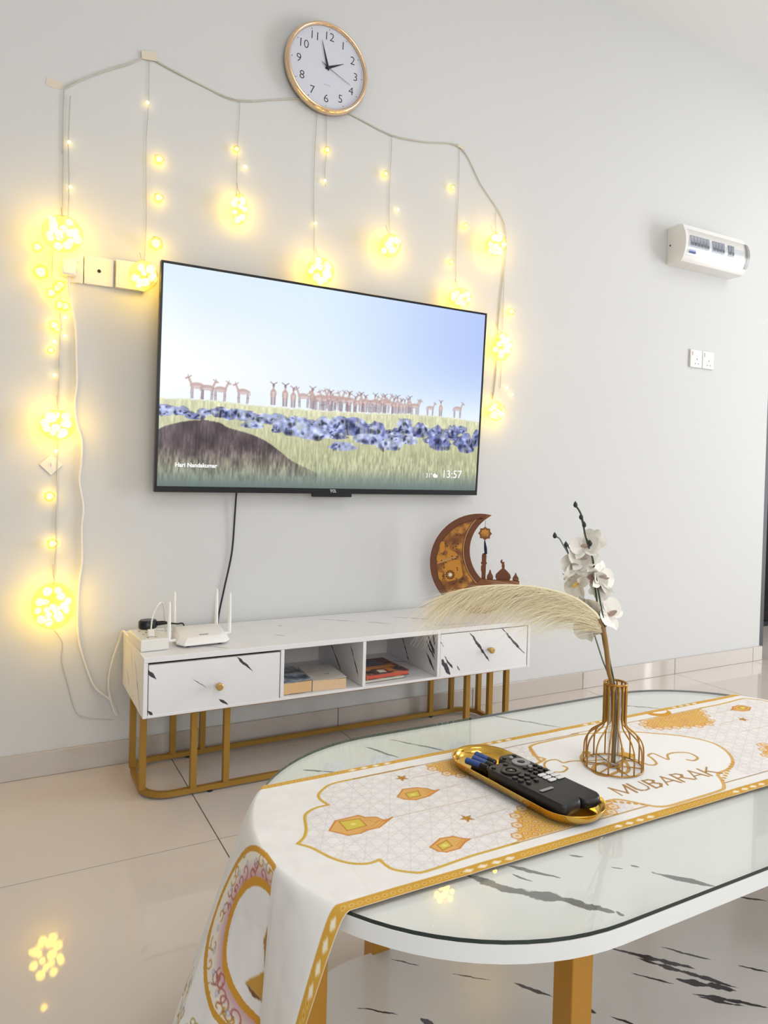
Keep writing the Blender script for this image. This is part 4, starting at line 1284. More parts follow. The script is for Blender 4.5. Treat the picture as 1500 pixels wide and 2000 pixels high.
def book(lab, x, y, w, L, h, rot, pages, cover, z=BZ, cover_t=0.0012, group='books in the open cabinet shelves', curl=0.0):
    t = thing('book', lab, 'book', (x, y, z), (0, 0, rot), group)
    obj('page_block', box(-w / 2 + 0.001, w / 2 - 0.001, -L / 2 + 0.001, L / 2 - 0.001, cover_t + 0.0002, h - cover_t - 0.0002), pages, t)
    bm = box(-w / 2 - 0.001, w / 2, -L / 2, L / 2, 0.0002, cover_t)
    box(-w / 2 - 0.002, -w / 2 + 0.0006, -L / 2, L / 2, 0.0002, h, bm=bm)
    obj('back_cover', bm, cover, t)
    b = bmesh.new()
    n = 10
    top = []
    for i in range(n + 1):
        for j in range(n + 1):
            u_, v_ = i / n, j / n
            top.append(b.verts.new((-w / 2 + w * u_, -L / 2 + L * v_, h - cover_t + 0.0003 + curl * (u_ ** 3) * (1 - v_) * 1.0)))
    for i in range(n):
        for j in range(n):
            k = i * (n + 1) + j
            b.faces.new((top[k], top[k + n + 1], top[k + n + 2], top[k + 1]))
    r = bmesh.ops.extrude_face_region(b, geom=list(b.faces))
    bmesh.ops.translate(b, verts=[q for q in r['geom'] if isinstance(q, bmesh.types.BMVert)], vec=(0, 0, cover_t))
    obj('front_cover', b, cover, t, None, 'auto')
    return t


book('thick paperback with a dark torn-looking cover, left in the left-hand open shelf', 0.299, -0.276, 0.096, 0.165, 0.036, 0.0, M_PAGES, cover_mat('cover_dark', rgb(70, 76, 88), rgb(116, 128, 142), rgb(170, 176, 180), 26, 1.3), curl=0.004)
bb = book('pale paperback lying open-side out, right in the left-hand open shelf', 0.413, -0.280, 0.108, 0.165, 0.033, -0.10, M_PAGES2, cover_mat('cover_pale', rgb(206, 196, 184), rgb(216, 208, 198), rgb(226, 220, 212), 8, 2.0), curl=0.003)
obj('cover_mark', box(0.0, 0.016, -0.03, -0.020, 0.0334, 0.0342), M_GREYP, bb)
book('thin green-edged book lying under the red picture book', 0.604, -0.262, 0.150, 0.165, 0.010, 0.05, mat('page_white', rgb(220, 214, 200), 0.8, noise=0.05), cover_mat('cover_green', rgb(60, 90, 60), rgb(80, 110, 76), rgb(150, 80, 60), 12, 4.0))
rb = book('red-edged picture book with a dark colourful cover, in the right-hand open shelf', 0.612, -0.266, 0.158, 0.172, 0.016, 0.04, mat('page_red', rgb(190, 84, 62), 0.6, noise=0.08, nscale=120), cover_mat('cover_red', rgb(110, 54, 44), rgb(70, 62, 74), rgb(176, 110, 66), 30, 6.1), z=BZ + 0.0116, cover_t=0.0024)
for (x, y, w, h, c) in ((-0.055, -0.062, 0.030, 0.026, (52, 54, 50)), (-0.012, -0.062, 0.026, 0.026, (214, 208, 190)), (0.022, -0.060, 0.022, 0.024, (190, 120, 60)), (0.056, -0.058, 0.026, 0.026, (60, 62, 60)), (-0.020, 0.040, 0.11, 0.070, (92, 96, 112)), (0.0, -0.015, 0.12, 0.028, (188, 128, 70))):
    obj('cover_picture', box(x - w / 2, x + w / 2, y - h / 2, y + h / 2, 0.0160, 0.0168), mat('print_%d_%d_%d' % c, rgb(*c), 0.35, noise=0.25, nscale=90), rb)

# ------------------------------------------------------------------ fuse board and sockets on the right part of the wall
fb = thing('fuse_board', 'white fuse board with a clear cover over breakers, high on the right wall', 'fuse board', (2.485, 0, 2.045), WR)
M_FB = mat('fuse_plastic', rgb(232, 230, 226), 0.4, noise=0.01)
M_FBS = mat('fuse_side', rgb(222, 210, 192), 0.5, noise=0.01)
prof = [(0.0004, 0.085), (0.060, 0.090), (0.085, 0.084)] + arc(0.052, 0.0, 0.056, 52, -52, 8, 0.100) + [(0.080, -0.085), (0.0004, -0.085)]   # (depth, height)
fr = lambda c: Vector((c.z, c.y, c.x))
obj('housing', prism(prof, -0.225, 0.225, frame=fr, bev=0.0025), M_FB, fb, None, 'auto')
p2 = [(0.0760, 0.050)] + [(p[0] + 0.002, p[1] * 0.78) for p in arc(0.052, 0.0, 0.056, 48, -48, 8, 0.085)] + [(0.0760, -0.050)]
obj('breaker_window', prism(p2, -0.205, 0.19, frame=fr), mat('fuse_grey', rgb(206, 210, 218), 0.35, noise=0.02), fb, None, 'auto')
M_BRK = mat('breaker_grey', rgb(120, 126, 146), 0.4, noise=0.05)
M_TOG = mat('breaker_toggle', rgb(70, 72, 84), 0.4, noise=0.05)
for x in (-0.188, -0.166, -0.144, -0.122, -0.100, -0.078, -0.034, -0.012, 0.010, 0.032, 0.080, 0.102):
    bk = obj('breaker', box(x - 0.0095, x + 0.0095, -0.022, 0.030, 0.100, 0.1125, 0.0012, 1), M_BRK, fb)
    obj('toggle', box(x - 0.005, x + 0.005, -0.016, -0.002, 0.112, 0.1175, 0.001, 1), M_TOG, bk)
obj('warning_sticker', box(-0.200, -0.158, -0.050, -0.034, 0.1035, 0.1100), mat('blue_print', rgb(62, 84, 150), 0.4, noise=0.05), fb)
obj('end_cap', prism([(p[0] - 0.001, p[1]) for p in prof], 0.2255, 0.2275, frame=fr), M_FB, fb, None, 'auto')
M_COVER = M_CLEAR.copy()
M_COVER.name = 'fuse_cover_plastic'
for _n in M_COVER.node_tree.nodes:
    if _n.type == 'BSDF_GLOSSY':
        _n.inputs['Roughness'].default_value = 0.3
    if _n.type == 'MATH':
        _n.inputs[1].default_value = 0.28
cl = [(0.0845, 0.060)] + [(p[0] + 0.011, p[1] * 0.95) for p in arc(0.052, 0.0, 0.056, 48, -48, 10, 0.085)] + [(0.0845, -0.060)]
cl2 = cl + [(p[0] - 0.0015, p[1] * 0.97) for p in cl[::-1]]
obj('clear_cover', prism(cl2, -0.212, 0.205, frame=fr), M_COVER, fb, None, 'auto')
obj('cover_end', prism([(p[0] - 0.0004, p[1] * 0.99) for p in cl] + [(0.086, -0.055), (0.086, 0.055)], 0.2055, 0.2235, frame=fr), mat('smoky_plastic', rgb(150, 150, 148), 0.25, noise=0.03), fb, None, 'auto')
obj('knockout', lathe([(0, -0.2262), (0.004, -0.2262), (0.004, -0.2252), (0, -0.2252)], 12, center=(0, 0, 0)), M_HOLE, fb).matrix_local = Matrix.Translation((0, 0.0, 0.02)) @ Matrix.Rotation(PI / 2, 4, 'Y')
for (x, lab) in ((2.482, 'left of the two white switched sockets under the fuse board'), (2.570, 'right of the two white switched sockets under the fuse board')):
    t = plate('switched_socket', lab, 'socket', x, 1.538, group='switched sockets on the right part of the wall')
    obj('switch', box(-0.030, -0.019, 0.014, 0.034, 0.0095, 0.0135, 0.001, 1), M_PLATE, t)
    pins(t, 0.004, -0.014, 0.010)

# ------------------------------------------------------------------ wooden crescent ornament on the cabinet
mc = Vector((1.0882, -0.185, CZ1 + 0.187))
zz = Vector((-0.59, -0.807, 0)).normalized()
yy = Vector((0, 0, 1))
xx = yy.cross(zz)
MM = Matrix(((xx.x, yy.x, zz.x, mc.x), (xx.y, yy.y, zz.y, mc.y), (xx.z, yy.z, zz.z, mc.z), (0, 0, 0, 1)))
M_WOOD = mat('brown_wood', rgb(134, 82, 44), 0.5, noise=0.18, nscale=55)
M_WOODD = mat('dark_wood', rgb(112, 66, 40), 0.55, noise=0.12, nscale=60)
M_WOODE = mat('pale_wood_edge', rgb(196, 146, 92), 0.5, noise=0.08)
M_INLAY = cover_mat('inlay_pattern', rgb(120, 70, 36), rgb(150, 96, 46), rgb(204, 142, 52), 24, 3.3)
mo = thing('crescent_ornament', 'brown wooden crescent moon ornament with mosque silhouettes, on the right cabinet end', 'ornament', matrix=MM)
RM = 0.186
S = RM


def cres(ro, ci, ri, y_g, n=40, xr=0.80, inset=0.0):
    """crescent outline in units of the outer radius, from the tip round the left to the ground line"""
    tip = 77.6
    out = arc(0, 0, ro, tip + inset * 60, 360 - 32, n)
    out += [(xr, -0.46), (xr, y_g)]
    a0 = math.degrees(math.asin((y_g - ci[1]) / ri))
    a0 = -180 - a0 if a0 < 0 else 180 - a0
    a0 = 180 + (0 - math.degrees(math.asin((y_g - ci[1]) / ri))) if False else 180 - math.degrees(math.asin((y_g - ci[1]) / ri))
    a1 = math.degrees(math.atan2(math.sin(math.radians(tip)) - ci[1], math.cos(math.radians(tip)) - ci[0]))
    out += arc(ci[0], ci[1], ri, a0, a1 if a1 > 0 else a1 + 360, 24)[0:-1]
    return out


CI = (0.5953, 0.2655)
plate_poly = [(p[0] * S, p[1] * S) for p in cres(1.0, CI, 0.8003, -0.324)]
obj('crescent_plate', prism(plate_poly, -0.010, 0.004, bev=0.001), M_WOOD, mo, None, 'auto')
# raised border: outer band and inner band
ob = arc(0, 0, 1.0, 84, 250, 40) + arc(0, 0, 0.885, 250, 88, 40)
obj('outer_border', prism([(p[0] * S, p[1] * S) for p in ob], 0.0042, 0.009, bev=0.0008), M_WOODD, mo, None, 'auto')
ib = arc(CI[0], CI[1], 0.815, 128, 226, 30) + arc(CI[0], CI[1], 0.905, 226, 132, 30)
obj('inner_border', prism([(p[0] * S, p[1] * S) for p in ib], 0.0042, 0.009, bev=0.0008), M_WOODD, mo, None, 'auto')
il = arc(CI[0], CI[1], 0.915, 226, 131, 30) + arc(CI[0], CI[1], 0.935, 131, 226, 30)
obj('inlay_line', prism([(p[0] * S, p[1] * S) for p in il], 0.0042, 0.0075), M_WOODE, mo)
pan = arc(0, 0, 0.86, 102, 244, 40) + arc(CI[0], CI[1], 0.95, 220, 143.5, 30)
obj('inlay_panel', prism([(p[0] * S, p[1] * S) for p in pan], 0.0041, 0.0056), M_INLAY, mo)
# drawn details on the inlay: ochre patches, road, sun with a pearl, little stars
M_OCH = mat('ochre_inlay', rgb(204, 140, 50), 0.45, noise=0.1, nscale=60)
M_DKI = mat('dark_inlay', rgb(84, 44, 24), 0.6, noise=0.1)
for pp in ([(-0.70, -0.02), (-0.42, 0.06), (-0.36, -0.10), (-0.34, -0.28), (-0.50, -0.36), (-0.66, -0.38), (-0.70, -0.2)], [(-0.82, 0.40), (-0.72, 0.40), (-0.72, 0.22), (-0.80, 0.2)], [(-0.62, 0.26), (-0.48, 0.20), (-0.46, 0.12), (-0.66, 0.10)], [(-0.86, 0.14), (-0.70, 0.10), (-0.74, -0.02), (-0.86, 0.02)], [(-0.84, -0.22), (-0.74, -0.22), (-0.74, -0.34), (-0.80, -0.36)]):
    obj('inlay_patch', prism([(q.x * S, q.y * S) for q in catmull([(a, b, 0) for a, b in pp + pp[:1]], 4)[:-1]], 0.0057, 0.0066), M_OCH, mo)
obj('inlay_road', prism([(-0.86 * S, -0.05 * S), (-0.84 * S, 0.0), (-0.46 * S, 0.15 * S), (-0.45 * S, 0.10 * S)], 0.0067, 0.0074), M_WOODE, mo)
bm = bmesh.new()
for k in range(12):
    a = 2 * PI * k / 12
    c_, s_ = math.cos(a), math.sin(a)
    q = [(0.055, -0.010), (0.095, -0.014), (0.095, 0.014), (0.055, 0.010)]
    prism([((-0.585 + c_ * x - s_ * y) * S, (-0.255 + s_ * x + c_ * y) * S) for x, y in q], 0.0067, 0.0076, bm=bm)
for k in range(38):
    a = rw.uniform(100, 240)
    r = rw.uniform(0.45, 0.8)
    x, y = r * math.cos(math.radians(a)), r * math.sin(math.radians(a))
    if math.hypot(x - CI[0], y - CI[1]) < 0.99 or math.hypot(x + 0.585, y + 0.255) < 0.13:
        continue
    st = [((0.020 if i % 2 == 0 else 0.009) * math.cos(PI * i / 4), (0.020 if i % 2 == 0 else 0.009) * math.sin(PI * i / 4)) for i in range(8)]
    prism([((x + p[0]) * S, (y + p[1]) * S) for p in st], 0.0056, 0.0076, bm=bm)
obj('inlay_stars', bm, M_DKI, mo)
obj('pearl', lathe([(0, 0.0057), (0.0075, 0.0057), (0.007, 0.010), (0.004, 0.0125), (0, 0.013)], 16, center=(-0.585 * S, -0.255 * S, 0)), mat('pearl', rgb(236, 232, 222), 0.3, noise=0.02), mo, None, True)
# ground strip, minaret and domes
GY = -0.324


def sil(name, pts, z0=-0.006, z1=0.001):
    obj(name, prism([(a * S, b * S) for a, b in pts], z0, z1, bev=0.0006), M_WOODD, mo, None, 'auto')


sil('minaret', [(0.045, GY), (0.045, -0.16), (0.030, -0.15), (0.030, -0.05), (0.050, -0.04), (0.050, -0.02), (0.028, -0.01), (0.028, 0.02), (0.045, 0.03), (0.040, 0.16), (0.055, 0.195), (0.085, 0.21), (0.115, 0.195), (0.135, 0.16), (0.128, 0.03), (0.145, 0.02), (0.145, -0.01), (0.125, -0.02), (0.128, GY)])


def dome(name, cx, w, h, tip, z0=-0.006):
    p = [(cx - w * 0.42, GY), (cx - w * 0.42, GY + h * 0.06), (cx - w * 0.5, GY + h * 0.25), (cx - w * 0.46, GY + h * 0.5), (cx - w * 0.25, GY + h * 0.8), (cx - 0.02, GY + h)]
    p += tip
    p += [(2 * cx - a, b) for a, b in p[:6][::-1]]
    sil(name, p)


dome('dome', 0.215, 0.13, 0.155, [(0.205, GY + 0.20), (0.225, GY + 0.20)])
dome('dome', 0.475, 0.31, 0.235, [(0.44, GY + 0.28), (0.45, GY + 0.32), (0.43, GY + 0.34), (0.41, GY + 0.37), (0.43, GY + 0.41), (0.46, GY + 0.42), (0.445, GY + 0.38), (0.47, GY + 0.36), (0.495, GY + 0.375), (0.49, GY + 0.33), (0.505, GY + 0.28)])
dome('dome', 0.725, 0.125, 0.12, [(0.715, GY + 0.155), (0.735, GY + 0.155)])
# hanging eight-pointed star with a navy tassel
st = [((0.142 if i % 2 == 0 else 0.108) * math.cos(PI * i / 8 + PI / 2), (0.142 if i % 2 == 0 else 0.108) * math.sin(PI * i / 8 + PI / 2)) for i in range(16)]
so = obj('hanging_star', prism([((0.092 + a) * S, (0.605 + b) * S) for a, b in st], -0.005, 0.0, bev=0.0006), M_WOOD, mo, None, 'auto')
obj('star_inlay', prism([((0.092 + a * 0.68) * S, (0.605 + b * 0.68) * S) for a, b in st], 0.0001, 0.0012), M_INLAY, so)
obj('thread', tube([(0.092 * S, 0.745 * S, -0.0025), (0.094 * S, 0.862 * S, -0.0025)], 0.0008, 5), M_DKI, mo)
obj('tassel', tube([(0.092 * S, 0.466 * S, -0.0025), (0.092 * S, 0.43 * S, -0.0025), (0.11 * S, 0.30 * S, 0.004), (0.12 * S, 0.19 * S, 0.006)], [0.0015, 0.003, 0.0062, 0.0052], 8, smooth_n=4), mat('navy_thread', rgb(24, 24, 48), 0.8, noise=0.2, nscale=300), mo, None, True)
obj('stand', box(-0.03, 0.03, -0.1868, -0.1800, -0.03, 0.012, 0.002, 1), M_WOODD, mo)

# ------------------------------------------------------------------ coffee table
TXL, TXR, TYC, TRAD = 0.1, 0.72, -1.512, 0.303
ZT = 0.4520     # marble top
ZG = 0.4570     # top of the glass sheet
TC = (0.41, TYC, 0)
tabv = vs(D['tabv'], [0.014, 0.017, 0.011, 0.006, 0.009, 0.003, 0.003, 0.006, 0.005, 0.005, 0.005, 0.006, 0.003, 0.004, 0.004])
M_TTOP = marble('table_marble', (0, 1), tabv, (0.88, 0.885, 0.87), rgb(128, 129, 128), 0.12, TC[:2], grey=0.03)
M_SHELF = marble('shelf_marble', (0, 1), vs(D['shv'], [0.010, 0.009, 0.005, 0.004, 0.013, 0.009, 0.006, 0.003, 0.006, 0.008, 0.003, 0.003, 0.010, 0.005, 0.004, 0.005]), (0.72, 0.69, 0.66), rgb(56, 52, 56), 0.22, TC[:2], grey=0.03)
M_WEDGE = mat('table_edge_white', rgb(230, 232, 230), 0.3, noise=0.01)
M_GGOLD = mat('brushed_gold', rgb(190, 138, 52), 0.32, metal=0.45, noise=0.05)


def stadium(x0, x1, yc, r, n=40):
    return arc(x1, yc, r, -90, 90, n) + arc(x0, yc, r, 90, 270, n)


tb = thing('coffee_table', 'long white marble-look coffee table with rounded ends, gold legs and a lower shelf', 'coffee table', TC)
b = prism(stadium(TXL, TXR, TYC, TRAD), ZT - 0.020, ZT, bev=0.0015)
top = obj('table_top', b, M_TTOP, tb, TC, 'auto')
top.data.materials.append(M_WEDGE)
for p in top.data.polygons:
    if abs(p.normal.z) < 0.6 or p.normal.z < 0:
        p.material_index = 1
ZSH = 0.120
b = prism(rrect(-0.115, 0.935, -1.722, -1.302, 0.15, 12), ZSH - 0.018, ZSH, bev=0.001)
shf = obj('shelf', b, M_SHELF, tb, TC, 'auto')
shf.data.materials.append(M_WEDGE)
for p in shf.data.polygons:
    if abs(p.normal.z) < 0.6 or p.normal.z < 0:
        p.material_index = 1
for (x, y) in ((0.118, -1.722), (0.082, -1.292), (-0.142, -1.524), (0.702, -1.722), (0.738, -1.292), (0.962, -1.512)):
    obj('leg', box(x - 0.0165, x + 0.0165, y - 0.0165, y + 0.0165, 0.0005, ZT - 0.0205, 0.001, 1), M_GGOLD, tb, TC)
M_GLASS = bpy.data.materials.new('clear_glass_sheet')
M_GLASS.use_nodes = True
_nt = M_GLASS.node_tree
_nt.nodes.remove(_nt.nodes['Principled BSDF'])
_tr, _gl, _mx, _fr = (_nt.nodes.new(k) for k in ('ShaderNodeBsdfTransparent', 'ShaderNodeBsdfGlossy', 'ShaderNodeMixShader', 'ShaderNodeFresnel'))
_tr.inputs[0].default_value = (0.985, 0.993, 0.986, 1)
_gl.inputs['Roughness'].default_value = 0.0
_fr.inputs[0].default_value = 1.5
_ge = _nt.nodes.new('ShaderNodeNewGeometry')      # reflect only where light enters the sheet from outside
_ou = _nt.nodes.new('ShaderNodeMath')
_ou.operation = 'SUBTRACT'
_ou.inputs[0].default_value = 1.0
_nt.links.new(_ge.outputs['Backfacing'], _ou.inputs[1])
_fm = _nt.nodes.new('ShaderNodeMath')
_fm.operation = 'MULTIPLY'
_nt.links.new(_fr.outputs[0], _fm.inputs[0])
_nt.links.new(_ou.outputs[0], _fm.inputs[1])
_nt.links.new(_fm.outputs[0], _mx.inputs['Fac'])
_nt.links.new(_tr.outputs[0], _mx.inputs[1])
_nt.links.new(_gl.outputs[0], _mx.inputs[2])
_nt.links.new(_mx.outputs[0], _nt.nodes['Material Output'].inputs['Surface'])
M_GEDGE = mat('glass_edge_green', rgb(38, 50, 46), 0.15, noise=0.05)
b = prism(stadium(TXL, TXR, TYC, TRAD - 0.0005), ZT + 0.0004, ZG, bev=0.0004)
gl = obj('glass_sheet', b, M_GLASS)
gl.data.materials.append(M_GEDGE)
for p in gl.data.polygons:
    if abs(p.normal.z) < 0.8:
        p.material_index = 1
tag(gl, 'clear glass sheet with a dark rim lying on the coffee table top', 'glass top')

# ------------------------------------------------------------------ printed table runner
RY0, RW = -1.668, 0.336
HANG = 0.34
res = 0.0014
cv = Canvas(TXL - TRAD - HANG, TXR + TRAD + HANG, 0, RW, res, np.array([246, 244, 240]) / 255)
U, Wc = np.meshgrid(cv.x, cv.y)
GOLD, GOLD2, ORG, DKG = np.array([(212, 160, 62), (226, 178, 84), (206, 132, 52), (150, 106, 50)]) / 255
XCEN = 0.452


def rot180(pts):
    return [(2 * XCEN - a, RW - b) for a, b in pts]


# soft marble clouding of the cloth
cl = vnoise(cv.h, cv.w, 6, 34, 31)
cl2 = vnoise(cv.h, cv.w, 20, 110, 32)
veil = np.exp(-((cl - 0.5) / 0.06) ** 2) * 0.012 + 0.030 * cl2
cv.c *= (1 - veil)[..., None]
# medallions with a lattice of stars inside, one at each end (the second is turned round)
med = sm(D['r_med'][2:-1], 4)
mask0 = np.zeros((cv.h, cv.w))


def mask_poly(pts):
    keep = cv.c.copy()
    cv.c[:] = 0
    cv.poly(pts, (1, 1, 1))
    k = cv.c[..., 0].copy()
    cv.c = keep
    return k


MED = [(0.10, 0.034), (0.02, 0.033), (-0.044, 0.029), (-0.062, 0.036), (-0.078, 0.050), (-0.082, 0.063), (-0.083, 0.076), (-0.096, 0.074), (-0.109, 0.078), (-0.123, 0.089), (-0.134, 0.105), (-0.141, 0.122), (-0.148, 0.139),
       (-0.160, 0.155), (-0.147, 0.166), (-0.136, 0.185), (-0.125, 0.217), (-0.115, 0.229), (-0.098, 0.236), (-0.081, 0.236), (-0.0845, 0.256), (-0.081, 0.272), (-0.066, 0.287), (-0.048, 0.297), (-0.009, 0.299), (0.10, 0.300)]
segs = [MED[0:7], MED[6:14], MED[13:20], MED[19:26]]
outline = []
for s_ in segs:
    outline += sm(s_, 4)[:-1]
outline.append(MED[-1])
hexs = 0.0165
lat = np.full((cv.h, cv.w), 9.0)
for a in (0, 60, 120):
    ca, sa = math.cos(math.radians(a)), math.sin(math.radians(a))
    q = U * ca + Wc * sa
    lat = np.minimum(lat, np.abs((q / hexs) % 1 - 0.5) * hexs)
for a in (30, 90, 150):
    ca, sa = math.cos(math.radians(a)), math.sin(math.radians(a))
    q = U * ca + Wc * sa
    lat = np.minimum(lat, np.abs((q / (hexs * 1.732)) % 1 - 0.5) * hexs * 1.732)
latk = np.clip((0.0011 - lat) / 0.0010, 0, 1)
for tr in (lambda p: p, rot180):
    reg = tr(outline + [(0.32, 0.300), (0.32, 0.034)])
    k = mask_poly(reg)
    cv.c = cv.c * (1 - 0.35 * k[..., None]) + np.array([244, 239, 238]) / 255 * 0.35 * k[..., None]
    cv.c = cv.c * (1 - 0.24 * (k * latk)[..., None]) + np.array([170, 150, 150]) / 255 * 0.24 * (k * latk)[..., None]
    wash = k * np.clip(cl2 - 0.45, 0, 1)
    cv.c = cv.c * (1 - 0.10 * wash[..., None]) + np.array([200, 196, 214]) / 255 * 0.10 * wash[..., None]
    o_ = tr(outline)
    cv.line(o_, 0.0042, (0.80, 0.64, 0.22))
    cv.line([(a + 0.001, b) for a, b in o_], 0.0014, (0.90, 0.76, 0.38), 0.8)
    cv.line(tr([(0.09, 0.0335), (0.46, 0.0335)]), 0.0022, (0.72, 0.54, 0.24))
    cv.line(tr([(-0.01, 0.2995), (0.46, 0.3000)]), 0.0020, (0.62, 0.48, 0.30))
    # lanterns on their cords and little stars
    for cd in D['r_cords']:
        cv.line(tr(cd), 0.0010, (0.76, 0.62, 0.46), 0.8)
    for key, c_ in (('r_lant1', ORG), ('r_lant2', ORG), ('r_lant3', ORG)):
        L_ = tr(D[key])
        cv.poly(L_, (0.90, 0.70, 0.42))
        cv.line(L_ + L_[:1], 0.0022, (0.80, 0.50, 0.20))
        G_ = tr(D[key + 'g'])
        cx_, cy_ = sum(p[0] for p in G_) / 4, sum(p[1] for p in G_) / 4
        G_ = [(cx_ + (a - cx_) * 1.25, cy_ + (b - cy_) * 1.35) for a, b in G_]
        cv.poly(G_, (0.86, 0.78, 0.34))
        cv.line(G_ + G_[:1], 0.0013, (0.70, 0.44, 0.14))
        cv.ell(cx_, cy_, 0.006, 0.004, (0.97, 0.92, 0.55), 0.8, 0, 0.6)
        ctr = (sum(p[0] for p in L_) / len(L_), sum(p[1] for p in L_) / len(L_))
        for f_ in (0.55, 0.8):
            cv.line([(ctr[0] + (p[0] - ctr[0]) * f_, ctr[1] + (p[1] - ctr[1]) * f_) for p in L_[3:-2]], 0.0009, (0.78, 0.50, 0.20), 0.7)
    for key in ('r_star1', 'r_star2'):
        sx_, sy_ = tr(D[key])[0]
        S_ = [(sx_ + (0.0105 if i % 2 == 0 else 0.0042) * math.cos(PI * i / 5 + 0.5), sy_ + (0.0105 if i % 2 == 0 else 0.0042) * math.sin(PI * i / 5 + 0.5)) for i in range(10)]
        cv.poly(S_, (0.80, 0.60, 0.24))
        for i in range(0, 10, 2):
            cv.poly([S_[i], S_[(i + 1) % 10], (sx_, sy_)], (0.66, 0.44, 0.16), 0.8)
        cv.line(S_ + S_[:1], 0.0009, (0.62, 0.42, 0.16), 0.8)
# filigree corners of interlaced hexagons


def filigree(poly_, seed):
    xs, ys = [p[0] for p in poly_], [p[1] for p in poly_]
    k = mask_poly(poly_)
    n_ = vnoise(cv.h, cv.w, 30, 170, seed)
    base_ = np.array([222, 172, 66]) / 255 * (1 - n_[..., None]) + np.array([214, 140, 62]) / 255 * n_[..., None]
    cv.c = cv.c * (1 - 0.88 * k[..., None]) + base_ * 0.88 * k[..., None]
    rr = random.Random(seed)
    s_ = 0.0135
    j = 0
    y_ = min(ys)
    while y_ < max(ys) + s_:
        x_ = min(xs) + (s_ * 0.87 if j % 2 else 0)
        while x_ < max(xs) + s_:
            hx = [(x_ + s_ * 0.56 * math.cos(PI * i / 3 + 0.5), y_ + s_ * 0.56 * math.sin(PI * i / 3 + 0.5)) for i in range(7)]
            cv.line(hx, 0.0013, (0.94, 0.80, 0.46), 0.75, k)
            cv.ell(x_, y_, 0.0034, 0.0034, (0.96, 0.88, 0.72), 0.8, 0, 0.4, k)
            cv.ell(x_, y_, 0.0014, 0.0014, (0.70, 0.44, 0.16), 0.9, 0, 0.4, k)
            x_ += s_ * 1.74
        y_ += s_ * 0.5
        j += 1
    # cut-out cells along the free edge
    for i in range(len(poly_)):
        (ax, ay), (bx_, by_) = poly_[i], poly_[(i + 1) % len(poly_)]
        L_ = math.hypot(bx_ - ax, by_ - ay)
        nn = max(1, int(L_ / 0.018))
        for q in range(nn):
            t_ = (q + 0.5) / nn
            cx_, cy_ = ax + (bx_ - ax) * t_, ay + (by_ - ay) * t_
            if cy_ < 0.040 or cy_ > RW - 0.040:
                continue
            hx = [(cx_ + 0.0085 * math.cos(PI * z / 3), cy_ + 0.0085 * math.sin(PI * z / 3)) for z in range(7)]
            cv.poly(hx, (0.94, 0.86, 0.74), 0.9)
            cv.line(hx, 0.0016, (0.84, 0.56, 0.24))
            cv.ell(cx_, cy_, 0.003, 0.003, (0.88, 0.66, 0.36), 0.9, 0, 0.5)


for tr in (lambda p: p, rot180):
    filigree(tr([(0.118, 0.296), (0.150, 0.298), (0.205, 0.297), (0.225, 0.270), (0.205, 0.243), (0.180, 0.232), (0.172, 0.214), (0.160, 0.232), (0.140, 0.245), (0.128, 0.262)]), 41)
    filigree(tr([(0.100, 0.036), (0.120, 0.060), (0.138, 0.082), (0.150, 0.105), (0.185, 0.110), (0.235, 0.095), (0.290, 0.080), (0.300, 0.060), (0.270, 0.037), (0.180, 0.035)]), 42)
# central cartouche
half = [(0.3045, 0.2270), (0.3200, 0.2340), (0.3115, 0.2500), (0.3180, 0.2630), (0.3270, 0.2800), (0.3440, 0.2910), (0.4000, 0.2945), (0.4560, 0.2950)]
other = [(0.4560, 0.2950), (0.500, 0.2850), (0.5560, 0.2650), (0.5927, 0.2400), (0.6291, 0.2090), (0.6490, 0.1780), (0.6533, 0.1500), (0.6376, 0.1150), (0.6077, 0.0850), (0.5767, 0.0700), (0.5400, 0.0640), (0.5243, 0.0460), (0.5046, 0.0270), (0.4840, 0.0210), (0.4071, 0.0200)]
low = [(0.4071, 0.0200), (0.3721, 0.0200), (0.3520, 0.0260), (0.3390, 0.0400), (0.3260, 0.0580), (0.3130, 0.0690), (0.2900, 0.0720), (0.2760, 0.0860), (0.2600, 0.1050), (0.2440, 0.1350), (0.2440, 0.1800), (0.2650, 0.2100), (0.3045, 0.2270)]
ring = sm(half, 3)[:-1] + sm(other, 3)[:-1] + sm(low, 3)[:-1]
cv.poly(ring, np.array([247, 246, 244]) / 255)
cv.line(ring + ring[:1], 0.0048, (0.82, 0.62, 0.30))
cv.line(ring + ring[:1], 0.0016, (0.93, 0.80, 0.52), 0.9)
for t_ in np.linspace(0, 1, 9):
    for (A_, B_) in (((0.3045, 0.2270), (0.330, 0.284)), ((0.6077, 0.085), (0.5243, 0.044)), ((0.275, 0.088), (0.338, 0.040))):
        cv.ell(A_[0] + (B_[0] - A_[0]) * t_, A_[1] + (B_[1] - A_[1]) * t_, 0.0042, 0.0042, (0.84, 0.62, 0.30), 0.9, 0, 0.3)
# crescent lantern at the far edge
mx_, my_ = 0.700, 0.322
cv.ell(mx_, my_, 0.030, 0.024, (0.85, 0.62, 0.22), 1, 0, 0.05)
cv.ell(mx_ + 0.006, my_ + 0.010, 0.024, 0.020, (0.96, 0.95, 0.93), 1, 0, 0.05)
